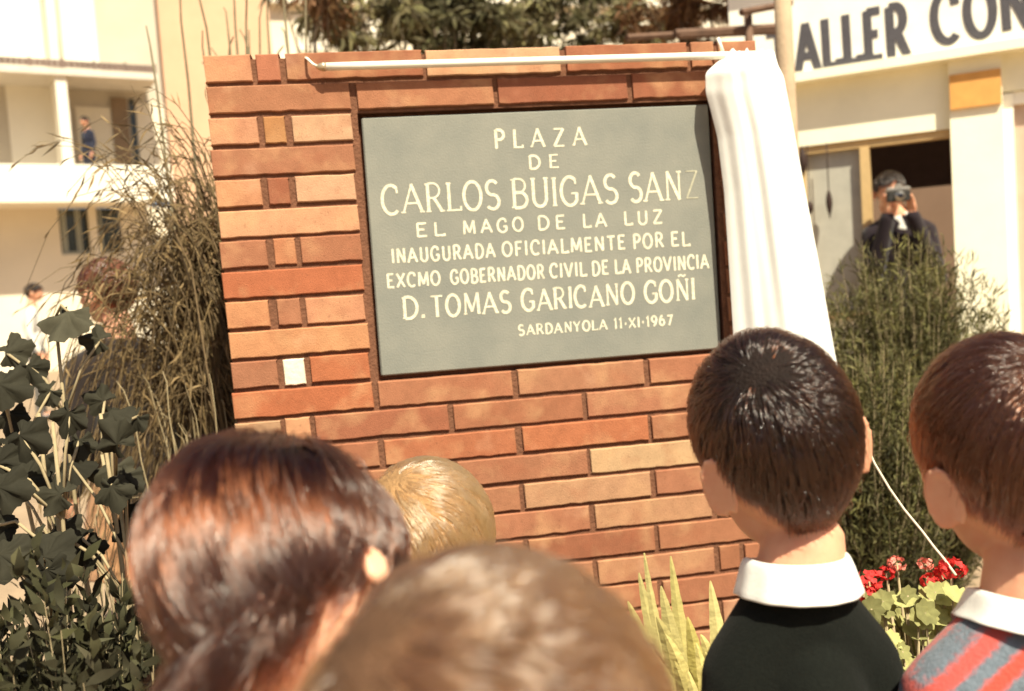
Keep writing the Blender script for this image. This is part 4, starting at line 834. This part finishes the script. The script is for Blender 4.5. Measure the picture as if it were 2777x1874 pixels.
# aloe at the foot of the wall
def aloe(base, leaves, label, seed):
    g = np.random.default_rng(seed); t = thing('aloe', base, label, 'aloe', 'aloes at the foot of the wall'); base = v3(base); st = MB()
    st.tube([base, base+np.array([.01, 0, .18]), base+np.array([0, .005, .36])], [.022, .02, .018], 9); st.build('stem', M_stalk, t)
    for (tip, bow, wd) in leaves:
        tip = v3(tip); b0 = base+np.array([0, 0, .30+.06*g.random()]); n_ = 30; lf = MB(); vs = []
        mid = (b0+tip)/2+v3(bow); k = g.uniform(.8, 1.25)
        for i in range(n_+1):
            u_ = i/n_; p = b0*(1-u_)**2+2*mid*u_*(1-u_)+tip*u_*u_; tg = 2*(mid-b0)*(1-u_)+2*(tip-mid)*u_; tg /= np.linalg.norm(tg)
            nn = np.cross(tg, np.cross(FW, tg)); sd = np.cross(tg, FW); sd /= np.linalg.norm(sd); up_ = np.cross(sd, tg)
            w_ = 1.7*wd*(1-u_)**.75*(1 if u_ > .05 else .9)+.0012; tooth = .005*(i % 2)*(1-u_)
            vs += [p-sd*(w_+tooth)-up_*w_*.1, p-sd*w_*.5+up_*w_*.30, p+up_*w_*.12, p+sd*w_*.5+up_*w_*.30, p+sd*(w_+tooth)-up_*w_*.1, p-up_*w_*.40]
        fs = [(i*6+a_, i*6+(a_+1) % 6, (i+1)*6+(a_+1) % 6, (i+1)*6+a_) for i in range(n_) for a_ in range(6)]
        lf.add(vs, fs, (k, k, k*g.uniform(.8, 1.1)), smooth=False); lf.build('leaf', M_aloe, t)
    return t
AD = 1.52
def AP(x, y, dd=0): return Pd(x, y, AD+dd)
aloe(G_(1545*DS, AD+.02), [(AP(1462, 1255, .02), (-.03, 0, .06), .010), (AP(1522, 1262, .05), (-.005, 0, .0), .017), (AP(1500, 1330, -.03), (-.02, -.03, .1), .018), (AP(1425, 1365, -.05), (-.02, -.03, .10), .017), (AP(1590, 1440, -.02), (.03, -.02, .12), .018), (AP(1480, 1480, -.1), (-.02, -.05, .09), .02),
   (AP(1560, 1400, -.06), (.0, -.03, .1), .018), (AP(1400, 1470, 0), (-.03, 0, .07), .018), (AP(1530, 1500, -.12), (0, -.03, .05), .02), (AP(1450, 1300, .1), (-.02, .02, .04), .016), (AP(1490, 1400, -.08), (-.01, -.04, .14), .019), (AP(1445, 1430, -.06), (-.02, -.04, .12), .018), (AP(1600, 1480, -.06), (.02, -.03, .12), .018), (AP(1510, 1440, -.1), (0, -.05, .12), .019)], 'yellow-green aloe with curved toothed leaves against the lower wall', 3)
aloe(G_(1622*DS, AD-.04), [(AP(1612, 1318, -.02), (0, 0, .02), .021), (AP(1700, 1400, -.08), (.03, 0, .04), .018), (AP(1655, 1440, -.08), (.02, -.02, .07), .018), (AP(1580, 1460, -.1), (-.02, -.03, .07), .018), (AP(1640, 1500, -.14), (.01, -.04, .05), .02), (AP(1690, 1480, -.1), (.03, -.03, .06), .018), (AP(1560, 1520, -.1), (-.02, -.03, .05), .017)], 'second aloe with one straight upright leaf, beside the black sweater', 4)

# geraniums between the two boys
def geranium(base, heads, leaves, label, seed):
    g = np.random.default_rng(seed); t = thing('geranium', base, label, 'geranium', 'geraniums by the wall'); base = v3(base); st = MB(); lf = MB()
    for (c, r, m_) in heads:
        c = v3(c); st.tube([base+g.normal(size=3)*.02*np.array([1, 1, 0]), (base+c)/2+g.normal(size=3)*.015, c], [.004, .003, .002], 5); fl = MB()
        for i in range(26):
            d = rdir(); p = c+d*r*np.array([1, 1, .7])*g.uniform(.7, 1)
            for q in range(4):
                e = rdir(); e = e-d*(e @ d); kk = g.uniform(.7, 1.3); fl.leaf(p, e+d*.25, d, r*.5, r*.42, .2, (kk, kk, kk))
        fl.build('flower_head', m_, t)
    for (c, R0) in leaves:
        c = v3(c); st.tube([base, (base+c)/2+np.array([0, 0, .03]), c], [.003, .0025, .002], 5); n0 = rdir()*.5+np.array([-.1, -.6, .7]); n0 /= np.linalg.norm(n0); e1 = np.cross(n0, rdir()); e1 /= np.linalg.norm(e1); e2 = np.cross(n0, e1); k = g.uniform(.5, 1.6)
        vs = [c]+[c+(e1*math.cos(a)+e2*math.sin(a))*R0*(1+.12*math.cos(7*a))+n0*R0*(.28+.1*math.cos(7*a)) for a in np.linspace(0, 2*math.pi, 29)[:-1]]
        lf.add(vs, [(0, 1+i, 1+(i+1) % 28) for i in range(28)], (k, k, k*.9), smooth=True)
    st.build('stems', M_stalk, t); lf.build('leaves', M_gera, t); return t
GD = 1.5; gp = lambda x, y, d=0: Pd(x, y, GD+d); gg = np.random.default_rng(2)
gl = lambda n_, xa, xb, ya, yb: [(gp(gg.uniform(xa, xb), gg.uniform(ya, yb), gg.uniform(-.08, .12)), gg.uniform(.013, .022)) for _ in range(n_)]
geranium(G_(2020*DS, GD+.02), [(gp(1972, 1318), .021, M_petr), (gp(1960, 1345, -.02), .018, M_petr), (gp(2012, 1300), .013, M_petr), (gp(2035, 1278), .014, M_petp)], gl(85, 1960, 2150, 1350, 1560), 'geranium with orange-red flower heads next to the black sweater', 6)
geranium(G_(2120*DS, GD+.04), [(gp(2160, 1290), .020, M_petr), (gp(2138, 1300, .02), .014, M_petr), (gp(2110, 1318), .014, M_petr), (gp(2100, 1280, .05), .012, M_petp)], gl(75, 2040, 2200, 1330, 1560), 'geranium with crimson flower heads where the cord ends', 7)

# people in the background
M_hair = H_black; capb = capm('dark_cap_hair', (.02, .012, .008))
def far_person(label, x, y, d, k, yaw, hair, cap, clothes, n=700, rad=.003, vox=.012, **kw):
    return person(label, Pd(x, y, d), yaw, 0, 0, yaw, k, dict(mat=hair, cap=cap, n=n, clumps=60, vol=.012, rad=rad, seed=int(x)), clothes, voxel=vox, face=False, **kw)
M_pale = fabric('pale_blouse', (.62, .6, .55))
far_person('woman in a dark jacket behind the ornamental grass, reddish brown hair', 246, 655, 3.35, 1.1, V+R(60), H_brown, capm('red_brown_cap', (.12, .045, .025)), dict(coat=M_dark, skirt=M_tan, shoes=M_shoe), 3000, .0012, .007, pose=dict(w=1.3))
far_person('far person with dark hair and a white shirt walking at the left edge', 76, 662, 12.0, 1.08, V+R(-70), H_black, capb, dict(shirt=M_pale, trousers=M_grey, shoes=M_shoe))
far_person('far person in a navy top standing just left of the wall edge', 463, 694, 9.0, 1.02, V+R(170), H_black, capb, dict(sweater=M_navy, skirt=M_tan, shoes=M_shoe))
bz = zfl; hp = hitL(246, 332, 1.0)
bp_ = toL(hx(246, 1.0), 1.0, 0)
person('person in dark clothes on the balcony of the white building', np.array([bp_[0], bp_[1], max(bz+1.0, hitL(246, 328, 1.0)[1])]), V+R(150), 0, 0, V+R(150), 1.1, dict(mat=H_black, cap=capb, n=500, clumps=50, vol=.012, rad=.004, seed=77), dict(shirt=M_navy, trousers=M_navy, shoes=M_shoe), voxel=.014, face=False, ground=bz)
# dark ornaments hanging in front of the window pane
def ornament(x, y, hgt, wd, label):
    s_, z_ = hitW(x*DS, y*DS, .03); c = toW(s_, .03, z_); t = thing('hanging_ornament', c, label, 'ornament', 'ornaments hanging at the window'); m = MB()
    us = np.linspace(0, 1, 13); m.tube([c+np.array([0, 0, hgt*(.5-u)]) for u in us], [wd*(.08+.92*math.sin(math.pi*u**.85)**1.2) for u in us], 10); m.build('pendant', M_dkwood, t)
    m = MB(); m.tube([c+np.array([0, 0, hgt*.5]), toW(s_, .03, zt)+np.array([0, 0, .0])], .004, 5); m.build('cord', M_dkwood, t)
ornament(1882, 462, .20, .021, 'slim dark spindle ornament hanging in front of the grey window pane')
ornament(1838, 472, .10, .022, 'short dark ornament hanging on the pane next to the cloth')
ornament(1822, 368, .20, .028, 'broad dark ornament high on the pane beside the cloth edge')
